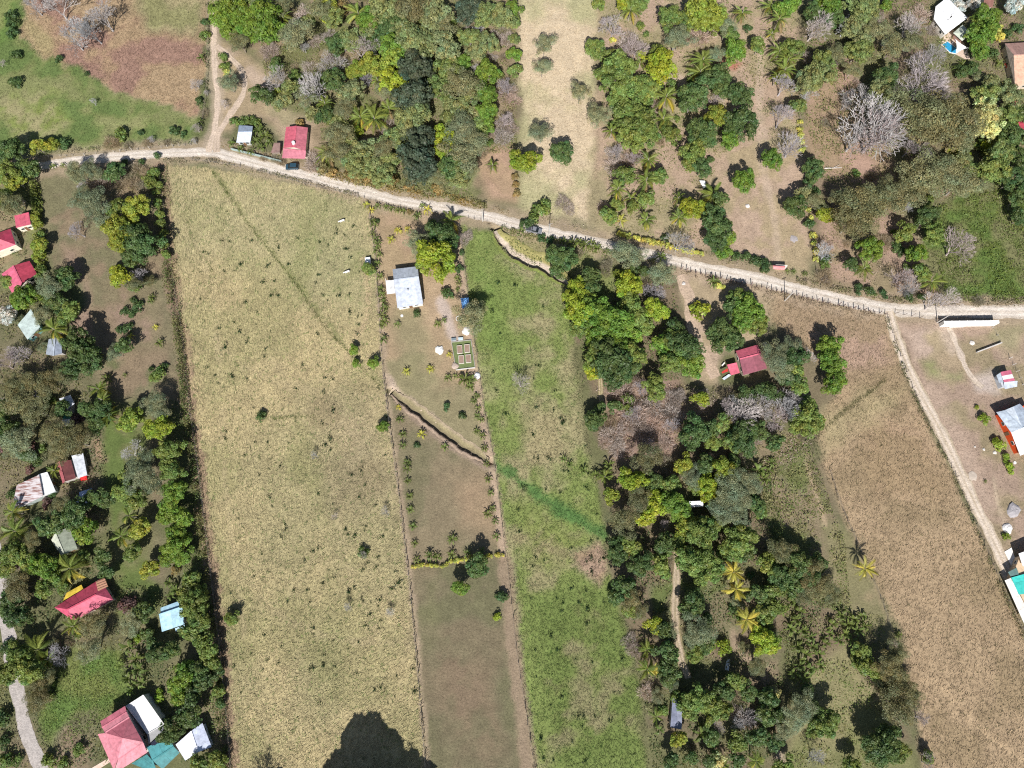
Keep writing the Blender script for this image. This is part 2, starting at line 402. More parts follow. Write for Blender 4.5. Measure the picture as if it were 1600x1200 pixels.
# the wood in the middle and lower right
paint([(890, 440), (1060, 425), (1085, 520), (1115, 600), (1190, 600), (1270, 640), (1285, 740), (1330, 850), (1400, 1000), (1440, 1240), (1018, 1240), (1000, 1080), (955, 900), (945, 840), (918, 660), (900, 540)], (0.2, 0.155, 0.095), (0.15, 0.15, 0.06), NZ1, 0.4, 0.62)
paint([(940, 600), (1060, 590), (1080, 650), (1050, 720), (960, 720)], (0.33, 0.225, 0.175), (0.27, 0.19, 0.14), NZ3, 0.4, 0.6)
paint([(1000, 900), (1160, 890), (1150, 1000), (1010, 990)], (0.14, 0.17, 0.055), (0.2, 0.17, 0.09), NZ1, 0.42, 0.6)
paint([(1180, 680), (1250, 680), (1300, 800), (1300, 900), (1200, 880)], (0.16, 0.175, 0.06), (0.25, 0.2, 0.12), NZ1, 0.42, 0.6)
paint([(1290, 820), (1350, 860), (1390, 1000), (1330, 970), (1300, 900)], (0.3, 0.24, 0.125), (0.22, 0.2, 0.085), NZ1, 0.4, 0.6)
paint([(1240, 1060), (1320, 1000), (1390, 1100), (1430, 1240), (1230, 1240)], (0.27, 0.245, 0.1), (0.2, 0.2, 0.075), NZ1, 0.42, 0.62)
paint([(1120, 1000), (1200, 960), (1220, 1060), (1140, 1060)], (0.26, 0.2, 0.13), (0.17, 0.165, 0.07), NZ1)
paint([(1050, 420), (1120, 432), (1200, 450), (1200, 520), (1130, 560), (1120, 600), (1090, 590), (1078, 500)], (0.45, 0.34, 0.25), (0.38, 0.30, 0.19), NZ1, 0.42, 0.6)
paint([(910, 415), (960, 420), (965, 470), (930, 480)], (0.2, 0.22, 0.07), None, None, 0, 1, 2, 3)
paint([(775, 345), (830, 362), (940, 395), (890, 440), (830, 415), (795, 395)], (0.28, 0.25, 0.095), (0.2, 0.21, 0.07), NZ1, 0.4, 0.6, 1.5, 2)
# verges, tracks, trails and damp green strips
_pi = sm(sdist(XX, YY, P2(PASTURE)), -1, 1)[..., None]
LAND *= 1 + _pi * (sm(NZ2, 0.3, 0.7)[..., None] - 0.5) * np.array([0.22, 0.16, 0.2])
for _t in ([(420, 560), (470, 640), (520, 760), (540, 880), (590, 1000)], [(300, 500), (360, 560), (430, 600), (520, 615), (598, 625)], [(380, 900), (430, 960), (520, 1000), (640, 1010)], [(262, 330), (320, 420), (340, 560), (350, 760), (380, 1000)]):
    stroke(_t, 1.1, (0.46, 0.38, 0.2), 0.5, 0.9, 0.45)
stroke(MAIN_ROAD, 9.0, (0.40, 0.31, 0.215), 1.5, 2.0, 0.75)
stroke(FORK, 4.5, (0.42, 0.34, 0.25), 1.0, 1.0, 0.7)
stroke([(770, 723), (810, 752), (860, 786), (905, 814), (945, 838)], 3.2, (0.095, 0.195, 0.05), 1.1, 1.9, 0.9)
stroke([(604, 592), (630, 620), (665, 648), (705, 680), (735, 704), (758, 716)], 2.2, (0.47, 0.37, 0.28), 0.5, 0.9)
stroke([(620, 625), (660, 662), (700, 693), (757, 727)], 2.2, (0.31, 0.235, 0.17), 0.5, 0.6)
stroke([(330, 268), (400, 365), (470, 455), (540, 545), (605, 612)], 1.0, (0.23, 0.24, 0.07), 0.4, 0.8, 0.7)
stroke([(565, 405), (572, 450), (570, 500), (545, 545), (540, 560)], 1.5, (0.47, 0.37, 0.2), 0.6, 0.5, 0.8)
stroke([(572, 560), (570, 585)], 1.4, (0.47, 0.37, 0.22), 0.6, 0.5, 0.7)
stroke([(579, 330), (591, 430), (601, 590), (627, 790), (646, 960), (668, 1215)], 1.9, (0.40, 0.31, 0.215), 0.5, 0.8, 0.8)
stroke([(713, 345), (724, 450), (751, 640), (768, 725), (787, 868)], 2.2, (0.44, 0.33, 0.235), 0.5, 0.6, 0.9)
stroke([(790, 880), (803, 1010), (828, 1215)], 4.0, (0.33, 0.245, 0.17), 0.8, 1.0, 0.8)
stroke(BORDER, 3.6, (0.31, 0.215, 0.15), 0.8, 1.4, 0.85)
stroke([(1190, 60), (1186, 150), (1190, 260), (1208, 330), (1217, 412)], 2.2, (0.5, 0.39, 0.29), 0.8, 0.8, 0.6)
stroke([(1206, 330), (1198, 260), (1196, 200)], 1.2, (0.5, 0.39, 0.29), 0.5, 0.5, 0.5)
stroke([(1380, 600), (1330, 632), (1290, 668)], 1.0, (0.27, 0.23, 0.1), 0.4, 0.6, 0.6)
stroke([(1440, 1064), (1462, 1068), (1490, 1095), (1540, 1145), (1600, 1190)], 1.0, (0.5, 0.37, 0.22), 0.4, 0.5, 0.9)
stroke([(1258, 720), (1275, 770), (1290, 820)], 0.9, (0.46, 0.35, 0.23), 0.4, 0.5, 0.8)
stroke([(1345, 840), (1370, 925), (1390, 975)], 0.9, (0.3, 0.24, 0.13), 0.4, 0.5, 0.8)
stroke([(1455, 610), (1480, 650), (1510, 720), (1540, 790)], 5.0, (0.5, 0.38, 0.29), 2.0, 2.0, 0.45)
stroke([(1475, 510), (1490, 545)], 4.0, (0.5, 0.4, 0.32), 1.5, 1.0, 0.7)
stroke([(690, 470), (700, 500), (708, 525), (720, 540)], 3.2, (0.5, 0.41, 0.35), 0.8, 0.8, 0.9)
stroke([(1145, 985), (1152, 1020), (1185, 1040), (1200, 1080)], 1.8, (0.36, 0.27, 0.19), 0.6, 0.6, 0.8)
stroke([(1210, 1160), (1225, 1200)], 2.0, (0.46, 0.36, 0.27), 0.6, 0.6, 0.8)
stroke([(1440, 740), (1560, 780), (1570, 820)], 0.8, (0.48, 0.38, 0.26), 0.4, 0.4, 0.0)
stroke([(1553, 748), (1560, 790), (1575, 830)], 1.0, (0.5, 0.4, 0.28), 0.4, 0.4, 0.7)
LAND *= (0.82 + 0.2 * NZ3)[..., None]
_w = np.clip((LAND[..., 0] / LAND[..., 1] - 0.85) / 0.3, 0, 1)
LAND[..., 2] += (0.1 + 0.4 * _w) * np.maximum(0.62 * LAND[..., 1] - LAND[..., 2], 0) + 0.005 * _w

ZZ = (NZ1 - 0.5) * 0.0
def carve(path, depth, width):
    """a ditch with earth banks sunk into the land"""
    p = smooth_path([at(*q)[:2] for q in path], 1.5)
    d = dist_line(XX, YY, p)
    ZZ[:] = np.minimum(ZZ, -depth * np.clip(1 - (d + (NZ3 - 0.5) * 0.8) / (width / 2), 0, 1) ** 0.6)
def line_side(x, y, p):
    best = np.full(x.shape, 1e9); side = np.zeros(x.shape)
    for a, b in zip(p[:-1], p[1:]):
        e = b - a; L = max(e @ e, 1e-9); t = np.clip(((x - a[0]) * e[0] + (y - a[1]) * e[1]) / L, 0, 1)
        d = np.hypot(x - a[0] - t * e[0], y - a[1] - t * e[1]); cr = e[0] * (y - a[1]) - e[1] * (x - a[0])
        m = d < best; best = np.where(m, d, best); side = np.where(m, cr, side)
    return np.where(side > 0, best, -best)
BANKS = []
def cut_bank(name, path, prof):
    """a cut bank: profile of (distance to the far side, height, colour) along a path; the land is lowered under it"""
    p = smooth_path([at(*q)[:2] for q in path], 0.5); s = line_side(XX, YY, p)
    ps, pz = [q[0] for q in prof], [q[1] for q in prof]
    low = np.interp(s, ps, pz) - 0.45
    ZZ[:] = np.where((s > -0.1) & (s < ps[-1] - 1.3) & (low < -0.4), np.minimum(ZZ, low), ZZ)
    BANKS.append((name, p, prof))
MEAD, EARTH, SAND, GRASSY = (0.2, 0.24, 0.065), (0.16, 0.11, 0.075), (0.56, 0.46, 0.36), (0.3, 0.27, 0.11)
cut_bank('ditch', DITCH, [(-1.0, 0.0, (0.33, 0.25, 0.18)), (-0.5, 0.10, (0.37, 0.28, 0.21)), (0.0, 0.05, (0.3, 0.22, 0.16)), (0.12, -1.0, EARTH), (0.7, -1.1, (0.2, 0.17, 0.11)), (1.2, -0.7, (0.2, 0.17, 0.1)), (2.0, 0.0, (0.27, 0.23, 0.13)), (3.2, 0.03, (0.38, 0.3, 0.21))])
cut_bank('stream_bank', BANK, [(-1.2, 0.0, MEAD), (-0.4, 0.06, MEAD), (0.0, 0.04, (0.3, 0.26, 0.12)), (0.15, -1.5, EARTH), (0.9, -1.65, (0.3, 0.24, 0.18)), (1.4, -1.5, (0.46, 0.385, 0.31)), (2.4, -1.1, (0.46, 0.385, 0.31)), (3.1, -0.7, GRASSY), (4.4, 0.0, GRASSY), (5.6, 0.03, (0.25, 0.23, 0.09))])
carve([(262, 400), (268, 440), (282, 520), (292, 620)], 0.9, 2.4)

REG = np.zeros((len(GY) - 1, len(GX) - 1), int)
CX, CY = (XX[:-1, :-1] + STEP / 2), (YY[:-1, :-1] + STEP / 2)
REGIONS = ['ground', 'pasture', 'garden_soil', 'garden_plot', 'lawn', 'meadow', 'green_field', 'dry_field', 'straw_field', 'orchard_floor', 'brown_pasture', 'dirt_lot', 'yard', 'hillside', 'vine_patch']
for i, p in enumerate((PASTURE, GARDEN, PLOT, LAWN, MEADOW, NORTHWEST, REDGRASS, STRAW, ORCHARD, BROWN, LOT, YARD, HILLSIDE, VINES)):
    REG[inside(CX, CY, P2(p))] = i + 1
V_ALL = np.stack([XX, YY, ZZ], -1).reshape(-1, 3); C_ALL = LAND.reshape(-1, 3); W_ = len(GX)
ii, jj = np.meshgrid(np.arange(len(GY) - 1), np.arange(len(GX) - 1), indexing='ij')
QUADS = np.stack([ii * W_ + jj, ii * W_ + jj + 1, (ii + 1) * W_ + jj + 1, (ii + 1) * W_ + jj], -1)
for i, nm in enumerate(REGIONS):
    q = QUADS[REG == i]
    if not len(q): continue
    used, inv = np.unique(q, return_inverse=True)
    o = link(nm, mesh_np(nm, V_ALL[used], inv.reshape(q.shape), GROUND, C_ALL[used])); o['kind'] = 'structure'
    for pl in (o.data.polygons,):
        pl.foreach_set('use_smooth', np.ones(len(pl), bool))
far = MB(); far.poly([(-3000, -3000, -2.5), (3000, -3000, -2.5), (3000, 3000, -2.5), (-3000, 3000, -2.5)])
fo = link('terrain', far.mesh('terrain', SURF), None, (0.13, 0.12, 0.065)); fo['kind'] = 'structure'
for nm, p, prof in BANKS:
    t = np.gradient(p, axis=0); t /= np.linalg.norm(t, axis=1)[:, None]; nrm = np.stack([-t[:, 1], t[:, 0]], 1); n = len(p)
    fade = np.clip(np.minimum(np.arange(n), np.arange(n)[::-1]) / 10.0, 0.15, 1)
    jg = (vnoise(p[:, 0], p[:, 1], 1.9, 71, 3) - 0.5) * 1.3
    V = np.zeros((n, len(prof), 3)); C = np.zeros((n, len(prof), 3))
    for k, (s_, z_, c_) in enumerate(prof):
        V[:, k, :2] = p + nrm * (s_ * (0.4 + 0.6 * fade) + jg)[:, None]; V[:, k, 2] = z_ * (fade if z_ < 0 else 1) + 0.03
        C[:, k] = np.array(c_) * (0.8 + 0.4 * vnoise(p[:, 0] + 9 * k, p[:, 1], 1.5, 72, 3))[:, None]
    idx = np.arange(n * len(prof)).reshape(n, -1)
    F = np.stack([idx[:-1, :-1], idx[1:, :-1], idx[1:, 1:], idx[:-1, 1:]], -1).reshape(-1, 4)[:, ::-1]
    o = link(nm, mesh_np(nm, V.reshape(-1, 3), F, GROUND, C.reshape(-1, 3))); o['kind'] = 'structure'
def land_at(x, y):
    u = np.clip(((x - GX[0]) / STEP).astype(int), 0, len(GX) - 1); v = np.clip(((y - GY[0]) / STEP).astype(int), 0, len(GY) - 1)
    return LAND[v, u], ZZ[v, u]

# ---------------------------------------------------------------- roads
def ribbon(name, path, width, col, edge_col, z=0.03, ruts=True, taper=None):
    p = smooth_path([at(*q)[:2] for q in path], 0.9); n = len(p)
    t = np.gradient(p, axis=0); t /= np.linalg.norm(t, axis=1)[:, None]; nrm = np.stack([-t[:, 1], t[:, 0]], 1)
    prof = np.array([-1, -0.78, -0.52, -0.28, 0, 0.28, 0.52, 0.78, 1.0]); m = len(prof)
    w = np.full(n, width / 2.0)
    if taper is not None: w = w * np.interp(np.linspace(0, 1, n), np.linspace(0, 1, len(taper)), taper)
    jl = (vnoise(p[:, 0], p[:, 1], 2.6, 21, 3) - 0.5) * 1.3; jr = (vnoise(p[:, 0], p[:, 1], 2.6, 22, 3) - 0.5) * 1.3
    V = np.zeros((n, m, 3)); C = np.zeros((n, m, 3))
    for k, s in enumerate(prof):
        off = w * s + (jl if s < 0 else jr) * abs(s) ** 2
        V[:, k, :2] = p + nrm * off[:, None]; V[:, k, 2] = z + 0.03 * (1 - s * s)
        rut = (1.0 if 0.2 < abs(s) < 0.6 else 0.0) if ruts else 0.5
        mixv = np.clip(0.25 + 0.6 * rut + (vnoise(p[:, 0] + 40 * s, p[:, 1], 3.0, 23, 3) - 0.5) * 1.1, 0, 1)
        if abs(s) > 0.9: mixv = mixv * 0.2
        C[:, k] = np.array(edge_col) * (1 - mixv[:, None]) + np.array(col) * mixv[:, None]
    idx = np.arange(n * m).reshape(n, m)
    F = np.stack([idx[:-1, :-1], idx[:-1, 1:], idx[1:, 1:], idx[1:, :-1]], -1).reshape(-1, 4)[:, ::-1]
    o = link(name, mesh_np(name, V.reshape(-1, 3), F, GROUND, C.reshape(-1, 3))); o['kind'] = 'structure'
    return o
ribbon('dirt_road', MAIN_ROAD, 3.6, (0.64, 0.575, 0.505), (0.46, 0.395, 0.32), 0.03, True, [0.85, 0.85, 0.95, 0.95, 1.0, 1.0, 1.1, 1.15, 1.15])
ribbon('dirt_track', FORK, 2.0, (0.56, 0.45, 0.36), (0.46, 0.37, 0.275), 0.045)
ribbon('dirt_path', LOOP, 2.0, (0.54, 0.43, 0.34), (0.45, 0.36, 0.27), 0.06)
ribbon('dirt_track', LANE, 3.5, (0.6, 0.51, 0.42), (0.42, 0.34, 0.24), 0.045)
ribbon('dirt_path', DRIVE, 1.7, (0.57, 0.48, 0.4), (0.45, 0.37, 0.28), 0.045)
ribbon('dirt_path', CABIN_DRIVE, 3.2, (0.5, 0.38, 0.29), (0.42, 0.32, 0.23), 0.045, False)
ribbon('dirt_track', TRACK, 2.2, (0.5, 0.4, 0.3), (0.24, 0.2, 0.11), 0.045)
ribbon('dirt_track', [(938, 585), (939, 620), (943, 650)], 1.5, (0.46, 0.36, 0.24), (0.22, 0.2, 0.09), 0.045)
ribbon('concrete_road', CORNER_ROAD, 3.6, (0.45, 0.41, 0.385), (0.4, 0.36, 0.33), 0.04, False)

# ---------------------------------------------------------------- grass blades and low growth
def scatter(poly, per_m2, keep=None):
    p = P2(poly); lo, hi = p.min(0), p.max(0); n = int((hi - lo).prod() * per_m2)
    x = RNG.uniform(lo[0], hi[0], n); y = RNG.uniform(lo[1], hi[1], n)
    m = inside(x, y, p)
    if keep is not None: m &= keep(x, y)
    return x[m], y[m]
ROADS = [(smooth_path([at(*q)[:2] for q in r], 3), w) for r, w in ((MAIN_ROAD, 2.4), (FORK, 1.3), (LOOP, 1.3), (LANE, 1.7), (CABIN_DRIVE, 1.6), (CORNER_ROAD, 2.1), (TRACK, 1.2))]
def off_road(x, y):
    m = np.ones(x.shape, bool)
    for p, w in ROADS: m &= dist_line(x, y, p) > w
    return m
def blades(name, sets, mat=BLADE):
    """sets: (x, y, length, height, lean direction or None, spread, colour gain range, tint)"""
    Vs, Cs = [], []
    for x, y, L, Hh, lean, spread, gain, tint in sets:
        c, z = land_at(x, y)
        if lean is not None:
            u, w = x * math.cos(lean) + y * math.sin(lean), -x * math.sin(lean) + y * math.cos(lean)
            c = c * (0.76 + 0.48 * vnoise(u / 3.4 + 900, w + 900, 0.85, 61, 2))[:, None]
        for k in range(3):
            n = len(x)
            a = RNG.uniform(0, 2 * np.pi, n) if lean is None else lean + RNG.normal(0, spread, n)
            l = L * RNG.uniform(0.5, 1.3, n); h = Hh * RNG.uniform(0.4, 1.3, n); wd = l * RNG.uniform(0.1, 0.2, n)
            ox, oy = RNG.normal(0, 0.12, n), RNG.normal(0, 0.12, n)
            dx, dy = np.cos(a), np.sin(a)
            v = np.zeros((n, 3, 3))
            v[:, 0] = np.stack([x + ox - dy * wd, y + oy + dx * wd, z + 0.0], 1)
            v[:, 1] = np.stack([x + ox + dy * wd, y + oy - dx * wd, z + 0.0], 1)
            v[:, 2] = np.stack([x + ox + dx * l, y + oy + dy * l, z + h], 1)
            g = RNG.uniform(gain[0], gain[1], n)[:, None] * np.array(tint)
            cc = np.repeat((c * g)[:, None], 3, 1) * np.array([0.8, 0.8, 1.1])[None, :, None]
            Vs.append(v.reshape(-1, 3)); Cs.append(cc.reshape(-1, 3))
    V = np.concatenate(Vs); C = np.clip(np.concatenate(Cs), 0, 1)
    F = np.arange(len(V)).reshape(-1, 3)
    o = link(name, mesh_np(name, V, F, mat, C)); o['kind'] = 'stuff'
    return o
def S_(poly, d, L, Hh, lean=None, spread=0.5, gain=(0.8, 1.25), tint=(1, 1, 1)):
    x, y = scatter(poly, d, off_road); return (x, y, L, Hh, lean, spread, gain, tint)
blades('dry_grass', [S_(PASTURE, 4.0, 0.85, 0.3, math.radians(52), 0.5, (0.72, 1.25)), S_(PASTURE, 0.22, 0.8, 0.4, math.radians(52), 0.6, (0.4, 0.75), (0.85, 1.05, 0.85)), S_(PASTURE, 0.2, 0.6, 0.26, None, 1, (0.65, 0.9), (0.78, 1.08, 0.7)),
                     S_(BROWN, 3.0, 0.55, 0.3, math.radians(70), 0.9, (0.72, 1.3)), S_(BROWN, 0.3, 0.55, 0.4, None, 1, (0.4, 0.75), (0.9, 1, 0.85)),
                     S_(STRAW, 2.4, 0.5, 0.26, None, 1, (0.72, 1.25)), S_(REDGRASS, 2.2, 0.5, 0.3, None, 1, (0.65, 1.2)), S_(LOT, 1.0, 0.4, 0.16, None, 1, (0.7, 1.2)),
                     S_(ORCHARD, 0.9, 0.4, 0.15, None, 1, (0.65, 1.2))])
def P_(path, width, d, L, Hh, gain, tint):
    p = smooth_path([at(*q)[:2] for q in path], 0.3); n = int(len(p) * 0.3 * d); q = p[RNG.integers(0, len(p), n)] + RNG.normal(0, width / 2.5, (n, 2))
    return (q[:, 0], q[:, 1], L, Hh, None, 1, gain, tint)
TRAIL = [(332, 268), (362, 312), (400, 366), (436, 410), (470, 455), (505, 508), (540, 545), (570, 580), (606, 613)]
blades('green_grass', [P_(TRAIL, 0.45, 9, 0.45, 0.34, (0.3, 0.65), (0.9, 1.08, 0.75)), P_([(290, 305), (300, 380), (330, 420), (322, 470)], 0.6, 4, 0.5, 0.3, (0.4, 0.7), (0.9, 1.05, 0.8)), P_([(1385, 592), (1335, 630), (1290, 668), (1270, 690)], 0.8, 8, 0.5, 0.3, (0.35, 0.65), (0.9, 1.0, 0.8)),
    P_([(415, 655), (445, 652), (490, 650)], 0.6, 6, 0.5, 0.3, (0.3, 0.6), (0.85, 1.1, 0.7)), S_(MEADOW, 3.4, 0.55, 0.34, None, 1, (0.65, 1.25)), S_(MEADOW, 0.3, 0.5, 0.4, None, 1, (0.4, 0.7), (0.75, 1.1, 0.8)), S_(NORTHWEST, 1.8, 0.5, 0.26, None, 1, (0.7, 1.2)),
                       S_(LAWN, 1.3, 0.3, 0.1, None, 1, (0.75, 1.2)), S_(PLOT, 1.3, 0.3, 0.1, None, 1, (0.75, 1.2)), S_(GARDEN, 1.1, 0.3, 0.1, None, 1, (0.75, 1.2)),
                       S_(YARD, 1.2, 0.35, 0.14, None, 1, (0.7, 1.2)), S_(VINES, 3.5, 0.5, 0.36, None, 1, (0.65, 1.35)), S_(HILLSIDE, 2.6, 0.6, 0.4, None, 1, (0.5, 1.3))])

# ---------------------------------------------------------------- plant shapes
def rhombs(C, Nn, size, rng, asp=0.55):
    """leaf-shaped quads at C facing Nn"""
    n = len(C)
    Nn = Nn / (np.linalg.norm(Nn, axis=1)[:, None] + 1e-9)
    r = rng.normal(size=(n, 3)); u = np.cross(Nn, r); u /= np.linalg.norm(u, axis=1)[:, None] + 1e-9
    w = np.cross(Nn, u); s = (size * rng.uniform(0.6, 1.4, n))[:, None]
    return np.stack([C - u * s, C - w * s * asp, C + u * s, C + w * s * asp], 1)
def quadmesh(name, Q, gain, mat=LEAF):
    V = Q.reshape(-1, 3); F = np.arange(len(V)).reshape(-1, 4); c = np.repeat(gain, 4, 0)
    return mesh_np(name, V, F, mat, c)
def crown_mesh(seed, blobs, leaves, leaf, blob_r, hz=0.78, low=-0.45, flat=0.0, lumpy=0.28):
    rng = np.random.default_rng(seed); Qs, Gs = [], []
    ph = rng.uniform(0, 6.28, 6)
    for b in range(blobs):
        t = rng.uniform(0, 2 * np.pi); z = low + (1 - low) * ((b + rng.random()) / blobs) ** 0.85
        z = min(z, 0.98); rr = math.sqrt(max(1 - z * z, 0))
        out = 1 + lumpy * (math.sin(2 * t + ph[0]) * 0.4 + math.sin(3 * t + ph[1]) * 0.4 + math.sin(5 * t + ph[2]) * 0.35 + rng.normal(0, 0.25))
        rad = 0.74 * out * (1 if rng.random() < 0.85 else rng.uniform(0.4, 0.8))
        c = np.array([rr * math.cos(t) * rad, rr * math.sin(t) * rad, z * rad * hz])
        br = blob_r * rng.uniform(0.7, 1.3)
        n = int(leaves * (br / blob_r) ** 2)
        d = rng.normal(size=(n, 3)); d /= np.linalg.norm(d, axis=1)[:, None]
        d[:, 2] = np.where(d[:, 2] < -0.3, -d[:, 2], d[:, 2])
        p = c + d * (br * rng.uniform(0.55, 1.05, n) ** 0.6)[:, None] * np.array([1, 1, 0.8 * (1 - flat)])
        nn = d + rng.normal(0, 0.55, (n, 3)) + np.array([0, 0, 0.35])
        Qs.append(rhombs(p, nn, leaf, rng))
        bg_ = rng.uniform(0.8, 1.2); g = bg_ * rng.uniform(0.65, 1.35, n); hue = rng.normal(0, 0.09) + rng.normal(0, 0.05, n)
        Gs.append(np.stack([g * (1 + hue), g, g * (1 - hue * 0.6)], 1))
    return quadmesh('crown', np.concatenate(Qs), np.clip(np.concatenate(Gs), 0.15, 2))
def twig_mesh(seed, n, ln, wd):
    """a haze of dry twigs pointing up and out"""
    rng = np.random.default_rng(seed)
    d = rng.normal(size=(n, 3)); d[:, 2] = np.abs(d[:, 2]) * 0.8; d /= np.linalg.norm(d, axis=1)[:, None]
    lum = 1 + 0.25 * np.sin(3 * np.arctan2(d[:, 1], d[:, 0]) + seed)
    p = d * (rng.uniform(0.1, 0.85, n) ** 0.6 * lum)[:, None] * np.array([1, 1, 0.75])
    e = d + rng.normal(0, 0.45, (n, 3)); e /= np.linalg.norm(e, axis=1)[:, None]
    s = np.cross(e, rng.normal(size=(n, 3))); s /= np.linalg.norm(s, axis=1)[:, None]
    l = (ln * rng.uniform(0.5, 1.3, n))[:, None]; w = wd * rng.uniform(0.6, 1.3, n)[:, None]
    V = np.stack([p - s * w, p + s * w, p + e * l], 1).reshape(-1, 3)
    g = np.repeat(rng.uniform(0.6, 1.35, n), 3)[:, None] * np.ones((1, 3))
    return mesh_np('twigs', V, np.arange(len(V)).reshape(-1, 3), LEAF, g)
def bare_mesh(seed, spread):
    """trunk and branches of a leafless tree, one unit tall, standing on the origin"""
    rng = random.Random(seed); A = MB(); B = MB()
    def grow(p, d, l, r, lev):
        d = d.normalized(); segs = 2 if lev < 3 else 1
        q = p
        for s in range(segs):
            dd = (d + Vector((rng.gauss(0, 0.12), rng.gauss(0, 0.12), rng.gauss(0.03, 0.08)))).normalized()
            e = q + dd * (l / segs); r1 = r * (0.82 if segs == 2 else 0.6)
            (A if lev < 2 else B).tube(q, e, r, r1, 5 if lev < 2 else 3)
            q, r, d = e, r1, dd
        if lev >= 5: return
        n = (rng.choice((4, 5)), rng.choice((3, 4)), 4, 3, 3)[lev]
        ph = rng.uniform(0, 6.28)
        for k in range(n):
            t = ph + k * 2 * math.pi / n + rng.uniform(-0.5, 0.5); u = d.orthogonal().normalized(); w = d.cross(u)
            sp = spread * rng.uniform(0.6, 1.25)
            nd = d + (u * math.cos(t) + w * math.sin(t)) * sp + Vector((0, 0, 0.12))
            grow(q, nd, l * rng.uniform(0.62, 0.85) * (2.1 if lev == 0 else 1), max(r * rng.uniform(0.5, 0.66), 0.0034), lev + 1)
    grow(Vector((0, 0, -0.01)), Vector((rng.gauss(0, 0.06), rng.gauss(0, 0.06), 1)), 0.13, 0.026, 0)
    return A.mesh('trunk', BARK), B.mesh('branches', BARK)
def frond_mesh(seed):
    rng = np.random.default_rng(seed); V = []; F = []; G = []
    t = np.linspace(0, 1, 15); x = t * (1 - 0.16 * t); z = 0.36 * t - (0.62, 0.85, 1.0)[seed % 3] * t ** 2; yb = (0.1, -0.16, 0.05)[seed % 3] * t ** 2
    def tri(a, b, c, g):
        k = len(V); V.extend([a, b, c]); F.append((k, k + 1, k + 2)); G.extend([g] * 3)
    for i in range(14):
        wd = 0.022 * (1 - t[i]) + 0.004
        tri((x[i], yb[i] - wd, z[i]), (x[i], yb[i] + wd, z[i]), (x[i + 1], yb[i + 1], z[i + 1]), 1.25)
        if i < 2: continue
        L = 0.185 * math.sin(math.pi * (0.12 + 0.83 * t[i])) + 0.04
        for sgn in (-1, 1):
            for sub in (0, 0.5):
                xx = x[i] + sub * (x[i + 1] - x[i]); zz = z[i] + sub * (z[i + 1] - z[i]); l = L * rng.uniform(0.8, 1.15)
                yy = yb[i] + sub * (yb[i + 1] - yb[i]); tip = (xx + l * 0.75, yy + sgn * l * 0.78, zz - l * rng.uniform(0.3, 0.6))
                tri((xx - 0.014, yy, zz), (xx + 0.03, yy, zz), tip, rng.uniform(0.7, 1.2))
    return mesh_np('frond', V, F, LEAF, np.array(G)[:, None] * np.ones((1, 3)))
def strap_mesh(name, seed, n, up, width, seg=5):
    """a rosette of long arching leaves, one unit across from stem to tip"""
    rng = np.random.default_rng(seed); Q = []; G = []
    for k in range(n):
        a = 2 * math.pi * k / n + rng.uniform(-0.5, 0.5); L = rng.uniform(0.75, 1.1); u0 = up * rng.uniform(0.6, 1.3)
        ca, sa = math.cos(a), math.sin(a); g = rng.uniform(0.7, 1.3)
        t = np.linspace(0, 1, seg + 1); r = 0.05 + L * t * (1 - 0.15 * t); z = 0.25 + u0 * t * 1.6 - (u0 * 1.35 + 0.25) * t ** 2
        w = width * np.sin(np.pi * np.clip(0.12 + 0.86 * t, 0, 1))
        for i in range(seg):
            p = []
            for j, s in ((i, -1), (i, 1), (i + 1, 1), (i + 1, -1)):
                p.append((r[j] * ca - s * w[j] * sa, r[j] * sa + s * w[j] * ca, z[j] - 0.02 * abs(s)))
            Q.append(p); G.append([g * (1.0 + 0.1 * (i == 2))] * 3)
    return quadmesh(name, np.array(Q), np.array(G))
def weed_mesh(seed):
    rng = np.random.default_rng(seed); n = 46
    d = rng.normal(size=(n, 3)); d[:, 2] = np.abs(d[:, 2]); d /= np.linalg.norm(d, axis=1)[:, None]
    lum = 1 + 0.35 * np.sin(2 * np.arctan2(d[:, 1], d[:, 0]) + seed)
    p = d * (rng.uniform(0.15, 1, n) * lum)[:, None] * np.array([0.8, 0.8, 0.9])
    g = rng.uniform(0.6, 1.3, n)[:, None] * np.ones((1, 3))
    return quadmesh('weed_tuft', rhombs(p, d + rng.normal(0, 0.6, (n, 3)), 0.2, rng, 0.5), g)
def trunk_mesh(seed):
    rng = random.Random(seed); m = MB(); lean = Vector((rng.gauss(0, 0.5), rng.gauss(0, 0.5), 0))
    a, b, c = Vector((0, 0, -0.05)), lean * 0.5 + Vector((0, 0, 0.45)), lean + Vector((0, 0, 0.8))
    m.tube(a, b, 1.0, 0.72, 7); m.tube(b, c, 0.72, 0.5, 7)
    for k in range(4):
        t = k * 1.57 + rng.uniform(-0.4, 0.4); s = b.lerp(c, rng.uniform(0.2, 0.9))
        m.tube(s, s + Vector((math.cos(t) * 4.5, math.sin(t) * 4.5, rng.uniform(0.25, 0.45))), 0.42, 0.14, 5)
    return m.mesh('trunk', BARK)
CROWN_S = [crown_mesh(100 + i, 26, 62, 0.105, 0.33) for i in range(5)]
CROWN_L = [crown_mesh(200 + i, 76, 66, 0.06, 0.215, 0.75, lumpy=0.36) for i in range(6)]
FEATHER = [crown_mesh(300 + i, 50, 150, 0.034, 0.29, 0.5, -0.1, 0.45, 0.55) for i in range(4)]
SHRUB = [crown_mesh(400 + i, 13, 34, 0.15, 0.42, 0.7, -0.2, 0, 0.35) for i in range(5)]
TWIGS = [twig_mesh(500 + i, 950, 0.36, 0.016) for i in range(3)]
BARE = [bare_mesh(600 + i, s) for i, s in enumerate((0.5, 0.58, 0.46, 0.64, 0.55, 0.5))]
